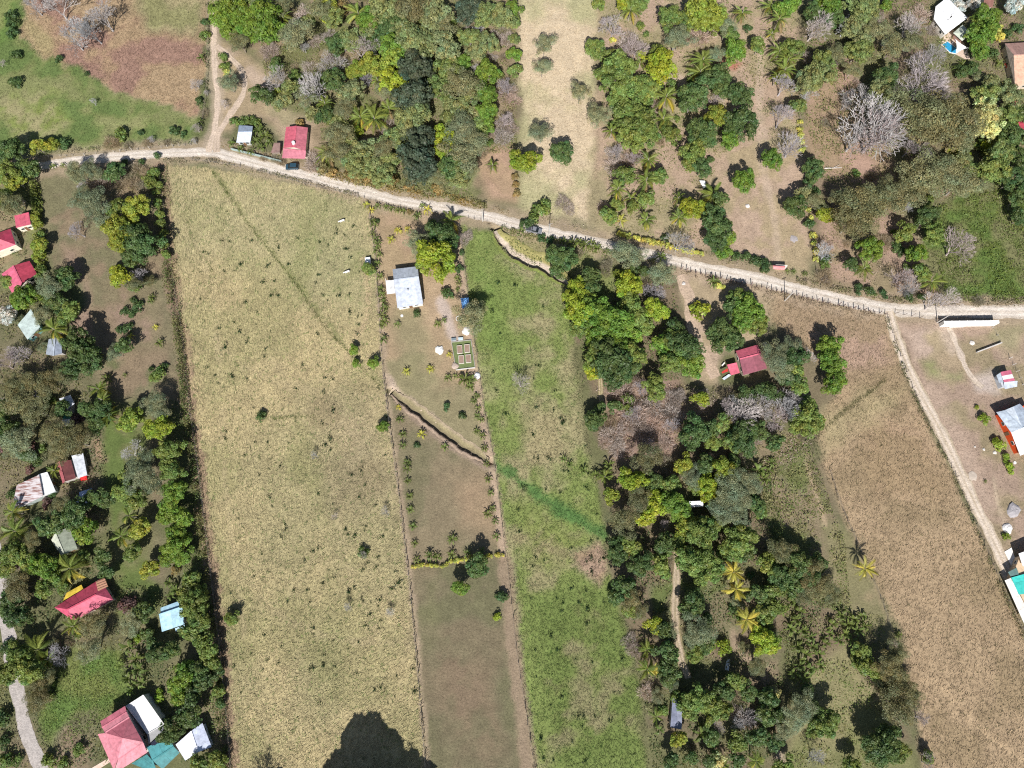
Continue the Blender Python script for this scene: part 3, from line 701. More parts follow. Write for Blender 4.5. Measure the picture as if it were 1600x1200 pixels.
DENSE = crown_mesh(990, 110, 120, 0.075, 0.23, 0.85, lumpy=0.34)
FROND = [frond_mesh(700 + i) for i in range(3)]
BANANA = [strap_mesh('banana_plant', 800 + i, 10, 0.75, 0.095) for i in range(3)]
SPIKY = [strap_mesh('young_palm', 850 + i, 13, 0.6, 0.075) for i in range(3)]
WEED = [weed_mesh(900 + i) for i in range(4)]
TRUNK = [trunk_mesh(950 + i) for i in range(4)]
PALM_TRUNK = MB()
for _k in range(6):
    PALM_TRUNK.tube((0.5 * (_k / 6) ** 2, 0, _k / 6 - 0.01), (0.5 * ((_k + 1) / 6) ** 2, 0, (_k + 1) / 6), 1.25 - 0.09 * _k, 1.16 - 0.09 * _k, 7)
PALM_TRUNK = PALM_TRUNK.mesh('trunk', BARK)
STEM = MB().tube((0, 0, -0.05), (0, 0, 1), 1, 0.6, 5).mesh('stem', BARK)

# kind: (name, category, look, colour, shape)
KIND = {
    'D': ('evergreen_tree', 'tree', 'dark green broadleaf tree', (0.105, 0.165, 0.052), 'tree'),
    'd': ('evergreen_tree', 'tree', 'sombre blackish green tree', (0.095, 0.125, 0.075), 'tree'),
    'M': ('broadleaf_tree', 'tree', 'mid green leafy tree', (0.190, 0.255, 0.062), 'tree'),
    'B': ('leafy_tree', 'tree', 'fresh green leafy tree', (0.170, 0.270, 0.042), 'tree'),
    'L': ('leafy_tree', 'tree', 'lime green leafy tree', (0.300, 0.370, 0.040), 'tree'),
    'Y': ('golden_tree', 'tree', 'golden yellow-green tree', (0.270, 0.320, 0.050), 'tree'),
    'G': ('feathery_tree', 'tree', 'grey-green feathery tree', (0.250, 0.280, 0.160), 'feather'),
    'O': ('feathery_tree', 'tree', 'olive brown feathery tree', (0.200, 0.200, 0.095), 'feather'),
    'H': ('silvery_tree', 'tree', 'silvery white leafy tree', (0.500, 0.540, 0.540), 'tree'),
    'F': ('flowering_tree', 'tree', 'pale cream blossoming tree', (0.600, 0.600, 0.270), 'tree'),
    'R': ('shrub', 'shrub', 'rust orange low shrub', (0.330, 0.250, 0.100), 'shrub'),
    'X': ('dry_bush', 'bush', 'dry twiggy pinkish-grey bush', (0.500, 0.420, 0.385), 'twig'),
    'Z': ('dry_bush', 'bush', 'dry twiggy dull brown bush', (0.360, 0.310, 0.220), 'twig'),
    'W': ('bare_tree', 'tree', 'bare pale grey tree', (0.44, 0.415, 0.405), 'bare'),
    'V': ('bare_tree', 'tree', 'bare mauve grey tree', (0.40, 0.355, 0.36), 'bare'),
    'P': ('coconut_palm', 'palm', 'green coconut palm', (0.220, 0.280, 0.060), 'palm'),
    'p': ('coconut_palm', 'palm', 'yellowing coconut palm', (0.550, 0.510, 0.110), 'palm'),
    'K': ('banana_plant', 'banana plant', 'leafy green banana plant', (0.150, 0.200, 0.050), 'banana'),
    'k': ('young_palm', 'young palm', 'young spiky garden palm', (0.135, 0.180, 0.042), 'spiky'),
    'q': ('young_palm', 'young palm', 'young yellow-tipped garden palm', (0.450, 0.440, 0.070), 'spiky'),
    'S': ('shrub', 'shrub', 'round mid green shrub', (0.161, 0.230, 0.057), 'shrub'),
    's': ('shrub', 'shrub', 'small dark green shrub', (0.084, 0.144, 0.048), 'shrub'),
    'l': ('shrub', 'shrub', 'bright lime green shrub', (0.280, 0.360, 0.040), 'shrub'),
    'y': ('croton_bush', 'bush', 'yellow croton bush', (0.600, 0.600, 0.150), 'shrub'),
    'U': ('shrub', 'shrub', 'purple-brown leafy shrub', (0.200, 0.120, 0.110), 'shrub'),
    'w': ('weed_tuft', 'weed', 'small dark green weed tuft', (0.045, 0.085, 0.028), 'weed'),
}
PLANTS = """
V:795,150,18 788,198,18 722,155,12 988,256,16 964,246,14 1130,640,20 1205,655,18 1165,665,18 1115,1130,14
W:1383,88,16 1452,100,16 1342,158,16 1256,158,14 1332,66,14 745,60,14 1225,630,18 1250,625,14 810,260,10 470,60,16
G:70,543,9
H:12,492,13 4,500,10 1500,10,9 1520,6,10 1583,9,11 1492,3,7
W:130,78,25 159,68,25 177,49,26 135,58,22 66,24,20 104,30,24 150,165,8 5,105,8
s:18,25,9 20,38,9 20,52,9 92,92,6 136,115,4 24,88,9 25,128,10 272,205,8 286,210,5 220,208,5 320,35,7 313,158,7 100,225,10
Y:60,230,11 82,226,10
D:17,235,20 5,245,14 45,265,14
Z:170,222,12 182,222,10 318,176,9 230,222,9 260,222,7 200,226,8
S:190,212,11 320,56,8 347,90,8 352,104,8
W:241,222,7 306,224,6 311,138,9 312,206,9 352,168,8 325,150,6
k:315,90,9 312,190,9 83,260,7 98,258,6
y:354,114,6
G:357,128,14
B:350,30,20 368,14,24 365,45,18 395,42,22 412,28,26 418,50,22
M:378,8,22 402,14,20 345,10,14
O:375,64,15 
S:380,193,9 390,188,8 400,192,8 366,190,7
k:405,205,12 415,212,12 400,220,10 392,236,9 376,232,8 362,224,8 408,230,9 420,222,9 378,186,8
Z:430,246,9 440,252,8 412,246,7
M:10,272,20 
Y:25,282,15
G:116,268,13 140,264,13 126,278,12 150,272,11
X:155,284,14 140,292,12
V:140,298,12
D:180,268,14
Z:200,266,13 215,263,12 230,270,12 187,285,12 206,285,13 224,290,13
s:195,255,6 220,255,6 246,243,6
M:234,286,10 240,272,9
P:443,28,16 560,22,23 433,12,14
O:440,8,16 500,14,18 690,45,20 650,12,28 720,130,24
G:465,55,24 480,150,18 720,202,22 737,220,22 720,242,24 600,140,14
X:476,22,20 512,56,13 775,56,12 605,196,16 425,75,10 490,64,12 735,48,12
M:520,28,15 548,62,18 600,10,25 680,25,26 760,24,18 786,28,18 650,66,28 692,76,24 620,46,15 455,140,14 440,160,14 550,143,18 480,35,12 578,50,14 590,30,14 635,30,18 668,48,18
R:537,15,14 470,195,9 560,277,11 590,286,11 615,283,10 682,297,11 505,262,12 520,272,9 640,292,8 545,272,9 575,282,8
Y:510,5,14 580,103,18 555,110,14 612,95,18 430,145,8
L:510,30,8
D:610,40,18 433,100,10 410,150,16 505,180,14 520,125,18 705,265,20 600,60,14 525,70,16 585,70,12
d:732,18,20 650,108,26 645,153,26 655,214,21 652,245,28 648,262,22 662,270,18
W:524,114,20 437,141,22 566,93,20 506,161,27 478,82,10 710,290,12 741,114,10 690,232,8
V:590,88,18 575,135,14
X:420,80,16 600,206,12 575,227,14 490,250,18 620,225,12 640,205,10
B:615,75,20 575,34,18 762,115,18 760,148,16 760,176,17 762,196,12 720,100,14
L:615,130,22 625,148,14 560,205,8 695,215,17 702,236,17
P:508,162,14 590,126,15 563,184,22 585,186,22 608,170,16 512,240,18 770,258,9
M:645,186,24 640,205,18 560,256,22 570,236,20 600,275,18 620,215,18 750,200,14 715,276,18 735,150,17 700,110,20 762,68,16 745,82,14 735,60,16 545,222,14 530,190,12 490,178,12 610,250,14 590,258,14 580,270,10
O:540,170,16 530,212,20 525,236,18 600,232,16 640,232,12 690,280,14 735,262,14 545,240,14
y:611,245,6
X:790,60,14 790,140,18 790,190,16 785,212,16 803,155,12 800,200,12 770,90,9
B:803,14,12 803,86,10 820,260,8
M:803,35,10 804,62,8 805,112,10 690,140,18 710,165,14 740,180,12 725,172,10 700,185,12
L:820,253,20
R:806,290,6 805,276,6 807,302,6
G:850,70,15 935,180,17 847,104,13 906,146,14 845,208,15 
M:930,76,15
D:878,238,17
X:880,315,14 945,324,13 890,328,10
S:843,330,13 836,342,10 850,320,10
L:975,5,12 1005,85,9
P:985,16,17 955,205,13 1041,152,20 1036,186,17 1120,12,13 1098,95,22 1094,114,19 1160,20,14 1013,250,18 1010,282,18 965,297,15 1000,98,11 955,88,13
M:997,10,14 935,8,9 950,88,12 965,106,24 1028,82,13 960,125,24 976,142,22 1000,136,18 1018,140,12 985,176,22 1000,196,24 984,212,22 1010,212,20 966,160,16 1045,28,18 1070,35,14 1047,208,15 1085,236,18 975,276,14 1030,276,12 1140,55,14 1010,160,10
V:955,57,18 990,90,20 1115,165,14
X:985,66,22 995,146,12 1020,166,15 1096,50,22 960,258,17 985,248,14 960,238,14 1010,178,9 1075,55,10
L:1033,105,24
y:957,63,5
Y:1100,20,26 1111,36,21 1120,182,17
G:1062,58,17 1055,68,14 1135,45,15 1120,86,12
B:1147,80,18 1140,218,15 1162,282,17 1225,15,13 1235,5,13
D:1120,120,19 1085,150,24 1128,140,14 1157,150,18 1160,190,22 1145,205,16 1095,206,20 1095,262,15 1105,220,12 1078,165,14
s:1168,45,7 1108,250,7 1108,296,7
M:1185,72,12 1080,256,12
p:970,345,10
P:1010,344,14 1060,340,14 1060,310,12 1115,304,20 985,310,10
M:950,336,13 1010,310,12 990,325,10 965,320,10
L:1082,326,17
D:1115,336,17 1120,352,21 1118,375,17 1127,312,12
B:1138,372,11 1130,395,11
W:1055,392,19
s:1040,372,7
k:815,360,8 896,380,12 915,383,12 933,388,10 880,376,8 905,378,8 925,380,8
D:870,400,16 885,405,15 872,424,12 925,432,14 920,450,13
s:828,345,9 820,350,8 846,372,7 860,376,7
G:976,400,20 997,400,12 1035,430,18
Z:945,420,12 950,412,10 905,395,8
V:1015,466,16
Y:968,430,10
D:985,425,11 1003,425,10
L:982,447,20 900,455,18 905,485,22 1025,484,17 925,580,12
Y:916,470,16 
B:930,486,24 955,500,26 940,516,22 985,525,14 930,530,12 965,545,18 1033,540,14 1080,570,20 1170,485,22 1160,500,20 895,470,14
M:985,476,17 1000,496,15 1005,512,12 905,516,12 930,555,18 990,556,18 1050,530,16 1050,566,18 1180,506,18 1150,465,14 920,500,16 975,490,14
D:955,560,28 960,576,26 1055,510,13 1075,546,21 1060,534,19 1145,482,14 975,580,18 945,545,16 985,568,14
l:1093,486,15
D:1130,525,22 1140,530,18 1120,520,16
k:1115,440,12 1033,402,11
y:1125,448,7
s:1150,400,8 1165,403,9 1180,408,9 1195,413,9
P:1205,10,16 1217,30,18 1218,80,18 1231,95,20 1226,110,18 1215,120,13 1206,52,12
B:1300,10,16 1285,4,12 1385,8,9
W:1262,64,26 1313,57,18 1403,64,26 1315,172,12 1322,236,36 1335,222,44 1408,70,18 1322,158,14
D:1305,30,14 1270,20,14 1385,122,20
M:1340,15,22 1350,26,18 1335,45,18 1346,62,18 1340,80,20 1240,75,15 1275,120,22 1285,100,18 1260,126,18 1375,140,20 1345,85,12 1360,5,14 1290,90,12
O:1305,85,14 1370,45,18 1395,72,20 1430,60,16 1330,110,12
X:1370,25,14 1440,20,16 1460,45,12 1265,90,13 1470,135,20 1480,150,14
V:1422,152,36 1348,238,40 1360,226,32 1226,246,26 1215,150,22 1212,200,22 1424,120,26
B:1538,28,20 1535,55,18 1530,78,14 1546,40,14 1528,66,12
F:1540,180,20 1547,205,17 1538,165,14
y:1558,45,8 1563,60,9 1556,55,6
M:1550,130,14 1540,150,18 1575,150,20 1570,185,18 1560,240,20 1550,265,22 1500,250,16 1510,265,12 1555,215,12
D:1580,215,20 1590,250,18 1580,282,20 1595,180,14 1590,310,14 1594,340,12 1520,108,10 1502,112,9
O:1440,178,36 1480,180,36 1460,206,34 1500,206,26 1420,190,24 1410,165,18 1510,185,18 1440,272,30 1470,270,26 1500,285,26 1420,290,22 1530,262,9
L:1490,240,9 1545,230,10 1508,248,9
V:1430,255,16 1410,245,16
k:1505,100,11 1495,108,10 1560,100,9 1580,20,9
G:1530,122,10
s:1575,55,9 1590,45,9 1555,85,9
P:1238,322,12
D:1243,322,17 1270,266,16 1330,415,11 1450,335,15 1440,350,12
O:1275,315,13 1340,330,30 1362,316,28 1330,346,26 1402,310,26 1385,300,20 1310,312,14
L:1290,335,13 1205,250,8
B:1205,250,15 1430,396,14
M:1255,305,12 1460,366,17 1412,362,14 1440,425,13 1245,165,12
s:1265,350,9 1272,300,9 1400,385,9 1265,285,9
y:1250,192,5 1250,202,5 1251,212,6 1252,222,5 1254,234,6 1270,368,6 1272,380,5 1274,392,6 1275,405,5 1266,340,5 1264,328,5
W:1282,407,18 1411,330,10 1403,456,16 1416,456,16 1445,484,22 1470,478,18
B:1358,390,19
Z:1385,375,14 1290,432,15 1395,378,10 1530,470,10 1440,400,9
V:1478,399,28 1400,442,20
P:1350,420,15 1455,440,18
s:1340,452,8 1360,456,9 1380,460,7 1420,465,8 1440,462,7
k:1240,424,6 1258,427,6 1230,424,5
s:1195,420,7
B:1297,540,17 1300,566,19 1303,596,18
G:1210,555,20 1235,545,16 1222,580,16
D:1240,560,18 1232,590,14
k:1246,568,9
W:1256,560,14 1215,650,24 1236,640,20 1205,630,18
M:1240,580,14 1260,650,20 1246,662,17 1270,664,16 1250,605,12 1262,635,12
D:1210,692,12 1184,614,13 1202,612,15 1166,618,13
k:1207,722,10 1202,735,9 1540,752,4
p:1351,888,17
l:1538,655,9 1562,693,11 1571,716,7 1577,732,8 1572,838,6 1527,637,4
D:928,656,15 960,636,10 938,640,10 1085,676,23 1110,672,14 1160,686,22 1180,672,17
X:975,615,20 990,640,24 1020,632,22 960,680,20 985,662,20 1050,646,18 1010,680,20 1040,692,14 965,702,14 945,690,12 1000,660,16 1030,660,16 1055,620,16 1000,600,14 1025,600,12
V:1000,615,14 985,650,14 1045,665,14 1010,700,14
M:1022,606,18 980,640,8 1146,690,17 1130,660,14 1115,690,12
W:1150,655,24 1178,640,20 1195,655,18 1140,640,16
L:1095,625,12 
O:1010,715,21 1000,780,18 975,815,20 1130,660,12
L:988,751,19 1104,761,17 1119,774,14 1025,785,16 1010,806,15
Y:1068,725,13 1130,735,19 956,775,12 1072,820,17
D:1100,725,15 1020,752,13 1040,848,16 965,860,18 1000,880,18 1180,786,14 1165,862,12 1145,720,10
G:1082,746,14 1140,762,22 1150,782,20 1170,752,17 1135,800,22 1152,796,18
M:1048,757,14 1095,832,23 1107,820,16 1030,882,14 1155,842,23 1146,860,17 1080,876,23 1106,886,23 985,852,16 1060,850,12 1125,815,14
B:1055,790,20 1065,805,14
V:1035,820,9 995,880,14
K:880,717,6 890,725,6 912,735,7 930,742,8 945,741,11 951,726,10 1185,735,14 1192,748,11 1142,668,8
p:1146,894,17 1150,920,18 1167,968,19
P:945,745,9
O:28,625,22 55,642,19 85,670,18 101,685,20 120,690,20 92,706,17 130,675,14 45,600,18 20,600,16 75,600,18 95,585,16
V:20,575,22 45,560,20 60,620,16 15,640,16
G:30,692,22 15,700,12
D:10,672,18 160,640,16 150,660,14 10,640,14 100,640,12 140,640,14
P:170,650,18 155,608,15 160,625,14 190,838,18 201,806,14
Y:205,656,18 218,825,15 235,890,12
L:248,668,19
G:240,628,16 250,640,15 215,742,20 236,755,18 225,720,14
W:213,712,20 222,770,14
M:265,705,19 268,736,17 215,780,14 190,766,13 207,862,13 195,745,10
B:270,768,17 264,790,14 284,810,15 256,810,11 274,830,13 272,856,17 287,868,13 262,873,12 290,842,10
R:275,892,7 225,945,5
D:120,802,20 100,812,16 72,818,15 168,780,12 148,775,12
B:135,830,16 75,888,18 60,880,14
P:25,830,25 110,888,25 20,800,16 85,735,10
O:50,845,13 64,812,11 92,792,14 95,860,10
M:20,862,18 40,870,16 10,885,14 130,870,10
D:165,895,12 160,870,12 45,712,10 58,722,8
U:30,880,8 198,946,12 205,940,9
W:40,322,12
O:18,320,18 
M:5,310,14
Y:55,340,7 60,352,7 61,382,11 62,400,10
S:58,318,7 57,330,7 64,420,11 66,432,11 62,368,8
D:105,430,13 100,442,13 125,540,24 142,560,20 116,575,18 85,470,14 95,480,12
G:76,446,18 66,490,14 80,455,12 30,500,9
B:42,464,18 30,470,12
M:110,486,14 100,500,12 15,440,10
P:85,515,22 150,556,12
q:150,568,8
V:133,370,19
G:140,315,20 150,332,17 128,306,14 160,345,12
M:180,325,14 206,405,12 211,446,9
Y:215,325,19 186,356,20 195,376,17 205,340,12 180,380,10
D:215,366,19 225,386,23 215,396,20 208,350,10
L:190,433,15 182,425,10
O:208,442,12 235,440,9
V:225,440,15
k:238,465,8 250,536,9 165,592,11 195,586,5 236,470,7
s:216,480,9 205,490,7 195,486,7 200,514,9 190,516,8 258,572,6 237,578,5 210,470,6
q:205,526,7 243,511,6
D:195,540,13
G:180,550,11
S:250,582,11 242,590,8
M:244,300,6 246,318,7 250,334,7 252,350,7 254,366,7 256,382,7 259,398,7 248,290,6
O:30,916,20 
U:28,925,14
D:20,935,16 28,962,18 5,950,12
M:88,905,11 70,920,12 100,920,9
O:146,975,19 
P:115,978,16 60,1015,24 75,1030,14
V:105,1022,16
G:140,1015,18 205,976,15 85,1010,10
M:30,1022,18 15,1050,18 50,1050,20 40,1035,14
O:62,1082,18 72,1062,14 55,1100,14
K:200,1010,13 214,1030,13 216,1046,13 200,1060,12 221,1066,10 190,1040,9 205,1078,9
D:225,956,13 245,1022,13 266,1016,13 240,1005,10 230,990,9
l:215,997,8
M:300,940,18 310,960,18 306,982,17 320,1002,15 326,1020,13 331,1036,11 296,925,14 300,905,12 315,925,10
B:282,1060,17 290,1048,14 285,1085,14 275,1075,11
D:300,1085,13 312,1050,13 320,1065,12 296,1115,17 270,1142,18 255,1135,10
l:311,1084,6 250,1087,9
K:265,910,9 275,922,11 268,930,8
M:340,1082,9 335,1185,12 315,1195,14 345,1195,10
D:340,1050,9 345,1100,7
s:10,1010,10 5,1120,12 8,1160,10
S:15,1190,14 80,1185,12 125,1170,10 100,1195,10
q:573,320,7 580,328,7 668,328,9
k:590,322,7 603,323,7 612,326,7 622,328,7 630,330,7 652,336,9 660,322,7
R:641,331,5
k:582,345,7 585,352,8 582,365,7 588,374,8 591,381,8 588,390,8 593,398,7 590,412,8 594,432,8 595,451,8 597,460,8 599,471,8 601,481,9 597,492,9 601,502,9 597,508,7 600,530,9
q:611,374,8 622,360,8 637,358,7 635,580,8 672,576,8 659,678,9 623,636,6 702,554,6
s:653,490,7 700,460,10 718,420,7 590,345,4
k:621,507,7 684,506,8 694,500,6 700,590,8 726,592,14 738,592,9 711,588,6 715,434,7 717,442,7 715,452,5 736,460,7 730,474,6
G:735,495,22 745,485,14
D:690,366,20 700,378,16 678,358,12
G:652,378,17 655,396,12
L:684,403,28
Y:667,416,14
P:705,345,18
X:725,372,12 732,365,8
s:722,395,5
k:735,604,9 745,618,7 740,626,7 747,638,7 746,650,7 752,656,7 745,674,7 754,681,8 757,700,8 760,724,7 763,748,8 767,770,7 762,803,9 770,794,7 774,814,7 776,838,8 695,698,8
k:625,655,8 629,678,8 629,696,8 636,722,8 636,733,8 637,751,7 640,775,8 641,796,8 645,822,8 648,849,7 651,874,8 671,868,10 683,870,9 707,842,10 706,866,9 730,864,8 753,860,7
s:697,636,6 722,650,6 651,696,5 783,932,10
B:720,917,12
D:745,884,15
l:776,962,7
M:577,420,10
p:1020,1045,9
D:975,920,16 1035,985,13 1040,1022,17 1045,1050,18 1102,1006,12 1085,940,17 1075,952,13 1182,930,14 1105,970,10 1130,1080,14 1110,1150,12 1200,1092,14 1170,1080,12 960,935,10
O:985,932,15 1000,955,12 1185,1040,14 1160,1010,8
M:985,952,13 1085,1022,11 1090,1092,21 1076,1106,14 1111,1106,18 1192,960,14 1150,1062,14 1150,1160,14 1210,946,15 1130,1110,12 1060,1090,10
L:1022,978,13 1190,1000,18 1205,1010,12
X:985,1002,13 990,1016,12 1010,1082,14 1165,1130,12 1150,1115,12
P:1010,1015,14 1011,1046,16 1025,1120,12 1181,1190,13 1130,1196,13
G:1090,985,20 1050,1070,9 1080,995,12
l:1035,1046,6 1110,1010,8 1131,1012,12
K:1145,955,9 1095,1146,13 1108,1140,10 1015,1010,8 1030,1140,9
W:1160,1120,24 1150,1130,16 1265,1182,18
Y:1060,1156,12
F:1120,1186,11 1210,1085,8
B:1205,998,11 1070,1100,10
D:1110,1185,12 1150,1190,12 1185,1150,14 1195,1120,14 1050,1190,12 1080,1185,10
K:1236,940,9 1250,955,10 1245,968,10 1236,982,10 1255,985,10 1266,995,10 1246,1010,11 1258,1022,11 1270,1010,10 1280,1022,10 1250,1040,11 1265,1045,11 1240,1052,10 1282,1040,9 1258,1060,10 1290,1005,9 1300,975,10 1316,962,10 1325,975,10 1335,968,10 1340,985,10 1320,990,9 1352,978,9 1310,1000,9 1330,1000,9 1296,990,8 1348,962,8 1222,955,8
M:1345,1018,13 1356,1040,16 1366,1052,13 1340,1032,10
O:1388,1040,20 1400,1018,14 1400,1062,18 1402,1100,26 1420,1085,18 1380,1075,14
X:1398,1010,10
k:1404,992,8
D:1380,1160,24 1368,1172,20 1392,1175,16
G:1256,1102,19 1241,1120,17 1225,1140,14
M:1290,1130,20 1275,1140,14 1225,1196,14 1450,1182,9 1410,1170,12 1330,1195,12
D:1270,1112,13 1262,1080,10 1255,1095,10 1215,1120,12 1210,1160,12
V:1430,1120,14 1440,1190,14
D:1245,880,20 1220,900,18 1265,900,18 1235,915,16 1280,880,12
O:1222,862,18 1262,892,18 1280,915,18 1300,930,14 1255,930,14
M:1210,925,14 1200,880,14
s:410,652,9
M:363,965,10
W:495,712,9 604,800,9 525,806,7 548,948,8 611,957,8 813,604,16 568,868,8
S:567,863,9
B:552,546,7 584,566,8 599,666,8 557,568,6
w:418,415,5 498,429,4 411,441,5 428,439,4 530,462,5 546,460,4 546,487,5 560,507,4 558,522,5 413,557,4 472,570,4 508,590,4 520,592,4 465,372,4 527,359,4 552,353,4 500,378,4 541,389,4 548,402,4 521,641,6 516,686,6 508,695,5 438,728,4 565,735,4 570,758,4 561,777,4 587,789,4 540,827,4 544,835,4 555,836,5 571,822,4 598,838,4 568,890,5 588,885,4 545,925,6 554,917,5 567,938,4 593,937,5 591,947,4 578,960,5 571,978,5 595,970,4 592,982,4 623,910,7 613,920,5 459,922,4 480,922,4 440,1010,4 485,1045,5 505,1040,5 524,1042,4 435,1036,4 557,1052,4 594,1074,5 585,1078,4 645,1045,5 648,1080,6 376,413,5 374,517,5 351,543,6 385,535,4 384,472,4 366,503,4 363,588,5 385,592,4
"""

# ---------------------------------------------------------------- buildings
WHITE, ZINC, CRIM, PINK = (0.8, 0.8, 0.8), (0.42, 0.47, 0.54), (0.42, 0.05, 0.085), (0.58, 0.13, 0.19)
def c3(p): return at(*p) if len(p) == 3 else at(p[0], p[1], 0)
def jit(c, v=0.1):
    g = 1 + random.uniform(-v, v); return tuple(min(x * g, 0.9) for x in c)
RIDGES = set()
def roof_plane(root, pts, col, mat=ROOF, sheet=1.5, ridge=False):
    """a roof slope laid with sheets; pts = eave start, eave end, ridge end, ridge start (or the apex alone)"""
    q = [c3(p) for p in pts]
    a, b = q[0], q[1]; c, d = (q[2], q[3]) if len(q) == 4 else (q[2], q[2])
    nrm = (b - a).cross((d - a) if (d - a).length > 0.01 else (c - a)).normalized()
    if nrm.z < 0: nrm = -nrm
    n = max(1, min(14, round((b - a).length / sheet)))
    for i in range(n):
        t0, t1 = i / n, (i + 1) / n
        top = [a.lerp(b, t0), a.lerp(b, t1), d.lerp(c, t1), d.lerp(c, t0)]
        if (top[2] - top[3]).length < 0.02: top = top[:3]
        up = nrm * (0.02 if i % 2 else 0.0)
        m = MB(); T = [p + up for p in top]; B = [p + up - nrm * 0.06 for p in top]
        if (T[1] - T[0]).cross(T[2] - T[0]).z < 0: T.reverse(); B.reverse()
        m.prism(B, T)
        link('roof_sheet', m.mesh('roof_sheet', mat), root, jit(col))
    key = tuple(round(v, 1) for v in (c + d)[:2])
    if ridge and (c - d).length > 1 and key not in RIDGES:
        RIDGES.add(key)
        m = MB(); e = (c - d).normalized(); w = Vector((-e.y, e.x, 0)) * 0.18
        P = [d - w, c - w, c + w, d + w]; P = [p + Vector((0, 0, 0.03)) for p in P]
        m.prism(P, [p + Vector((0, 0, 0.05)) for p in P]); link('ridge_cap', m.mesh('ridge_cap', mat), root, jit(tuple(x * 1.1 for x in col)))
def walls(root, pts, h, col, inset=0.35, openings=True):
    q = [Vector((p.x, p.y, 0)) for p in (c3(p) for p in pts)]
    if sum(q[i].x * q[(i + 1) % len(q)].y - q[(i + 1) % len(q)].x * q[i].y for i in range(len(q))) < 0: q.reverse()
    cen = sum(q, Vector()) / len(q)
    q = [p + (cen - p).normalized() * inset * 1.4 for p in q]
    m = MB(); m.prism([(p.x, p.y, -0.1) for p in q], [(p.x, p.y, h) for p in q])
    link('wall', m.mesh('wall', SURF), root, col)
    if not openings or h < 2.1: return
    for i in range(len(q)):
        a, b = q[i], q[(i + 1) % len(q)]; L = (b - a).length
        if L < 3.2: continue
        e = (b - a).normalized(); out = Vector((e.y, -e.x, 0)); rz = math.atan2(e.y, e.x)
        if i == 0:
            p = a.lerp(b, 0.5) + out * 0.02
            link('door', MB().box((p.x, p.y, 1.0), (0.95, 0.08, 2.0), rz).mesh('door', SURF), root, (0.2, 0.11, 0.06))
        for t in ((0.25, 0.75) if L > 5 or i == 0 else (0.5,)):
            p = a.lerp(b, t) + out * 0.02
            w = link('window', MB().box((p.x, p.y, min(1.5, h - 0.75)), (1.1, 0.1, 0.95), rz).mesh('window', SURF), root, (0.75, 0.73, 0.68))
            p += out * 0.05
            link('pane', MB().box((p.x, p.y, min(1.5, h - 0.75)), (0.92, 0.04, 0.78), rz).mesh('pane', GLASS), w, (0.02, 0.03, 0.035))
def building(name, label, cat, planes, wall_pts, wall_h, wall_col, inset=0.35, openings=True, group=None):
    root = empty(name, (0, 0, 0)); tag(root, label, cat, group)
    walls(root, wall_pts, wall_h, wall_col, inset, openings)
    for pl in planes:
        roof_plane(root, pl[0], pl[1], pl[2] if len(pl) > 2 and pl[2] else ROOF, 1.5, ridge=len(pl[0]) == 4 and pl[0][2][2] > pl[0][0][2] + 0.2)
    # put the empty at the foot of the building without moving its parts
    xs = [c3(p) for p in wall_pts]; cen = sum(xs, Vector()) / len(xs); cen.z = 0
    for ch in root.children:
        if ch.data is not None: ch.data.transform(__import__('mathutils').Matrix.Translation(-cen))
        for g in ch.children: g.data.transform(__import__('mathutils').Matrix.Translation(-cen))
    root.location = cen
    return root
def part_at(root, name, mesh, col):
    mesh.transform(__import__('mathutils').Matrix.Translation(-root.location)); return link(name, mesh, root, col)
def slab(pts, z0, z1):
    q = [c3((p[0], p[1], z1)) for p in pts]
    if sum(q[i].x * q[(i + 1) % len(q)].y - q[(i + 1) % len(q)].x * q[i].y for i in range(len(q))) < 0: q.reverse()
    return MB().prism([(p.x, p.y, z0) for p in q], [(p.x, p.y, z1) for p in q])

def h_(pts, h): return [(p[0], p[1], h) for p in pts]
# the white gabled house in the fenced garden
r = building('gabled_house', 'white and grey gabled house in the fenced garden beside the golden tree', 'house', [
    ([(652.4, 416.1, 2.7), (613.4, 420.7, 2.7), (615.2, 437.2, 4.1), (654.2, 432.2, 4.1)], (0.42, 0.46, 0.52)),
    ([(621.2, 481.7, 2.5), (661.1, 474.4, 2.5), (654.2, 432.2, 4.08), (615.2, 437.2, 4.08)], (0.5, 0.54, 0.62)),
    ([(602.4, 438.2, 2.3), (604.7, 459.7, 2.3), (617.5, 458.0, 2.45), (615.2, 437.5, 2.45)], (0.74, 0.74, 0.74))],
    h_([(613.4, 420.7), (652.4, 416.1), (661.1, 474.4), (621.2, 481.7)], 2.5), 2.45, (0.7, 0.69, 0.66))
part_at(r, 'roof_vent', MB().box((at(637, 453, 3.6).x, at(637, 453, 3.6).y, 3.75), (0.5, 0.5, 0.5)).mesh('roof_vent', ROOF), (0.4, 0.42, 0.45))
for p in ((604, 440), (606, 458)):
    q = at(*p); part_at(r, 'porch_post', MB().tube((q.x, q.y, 0), (q.x, q.y, 2.25), 0.07, 0.07).mesh('porch_post', SURF), WHITE)
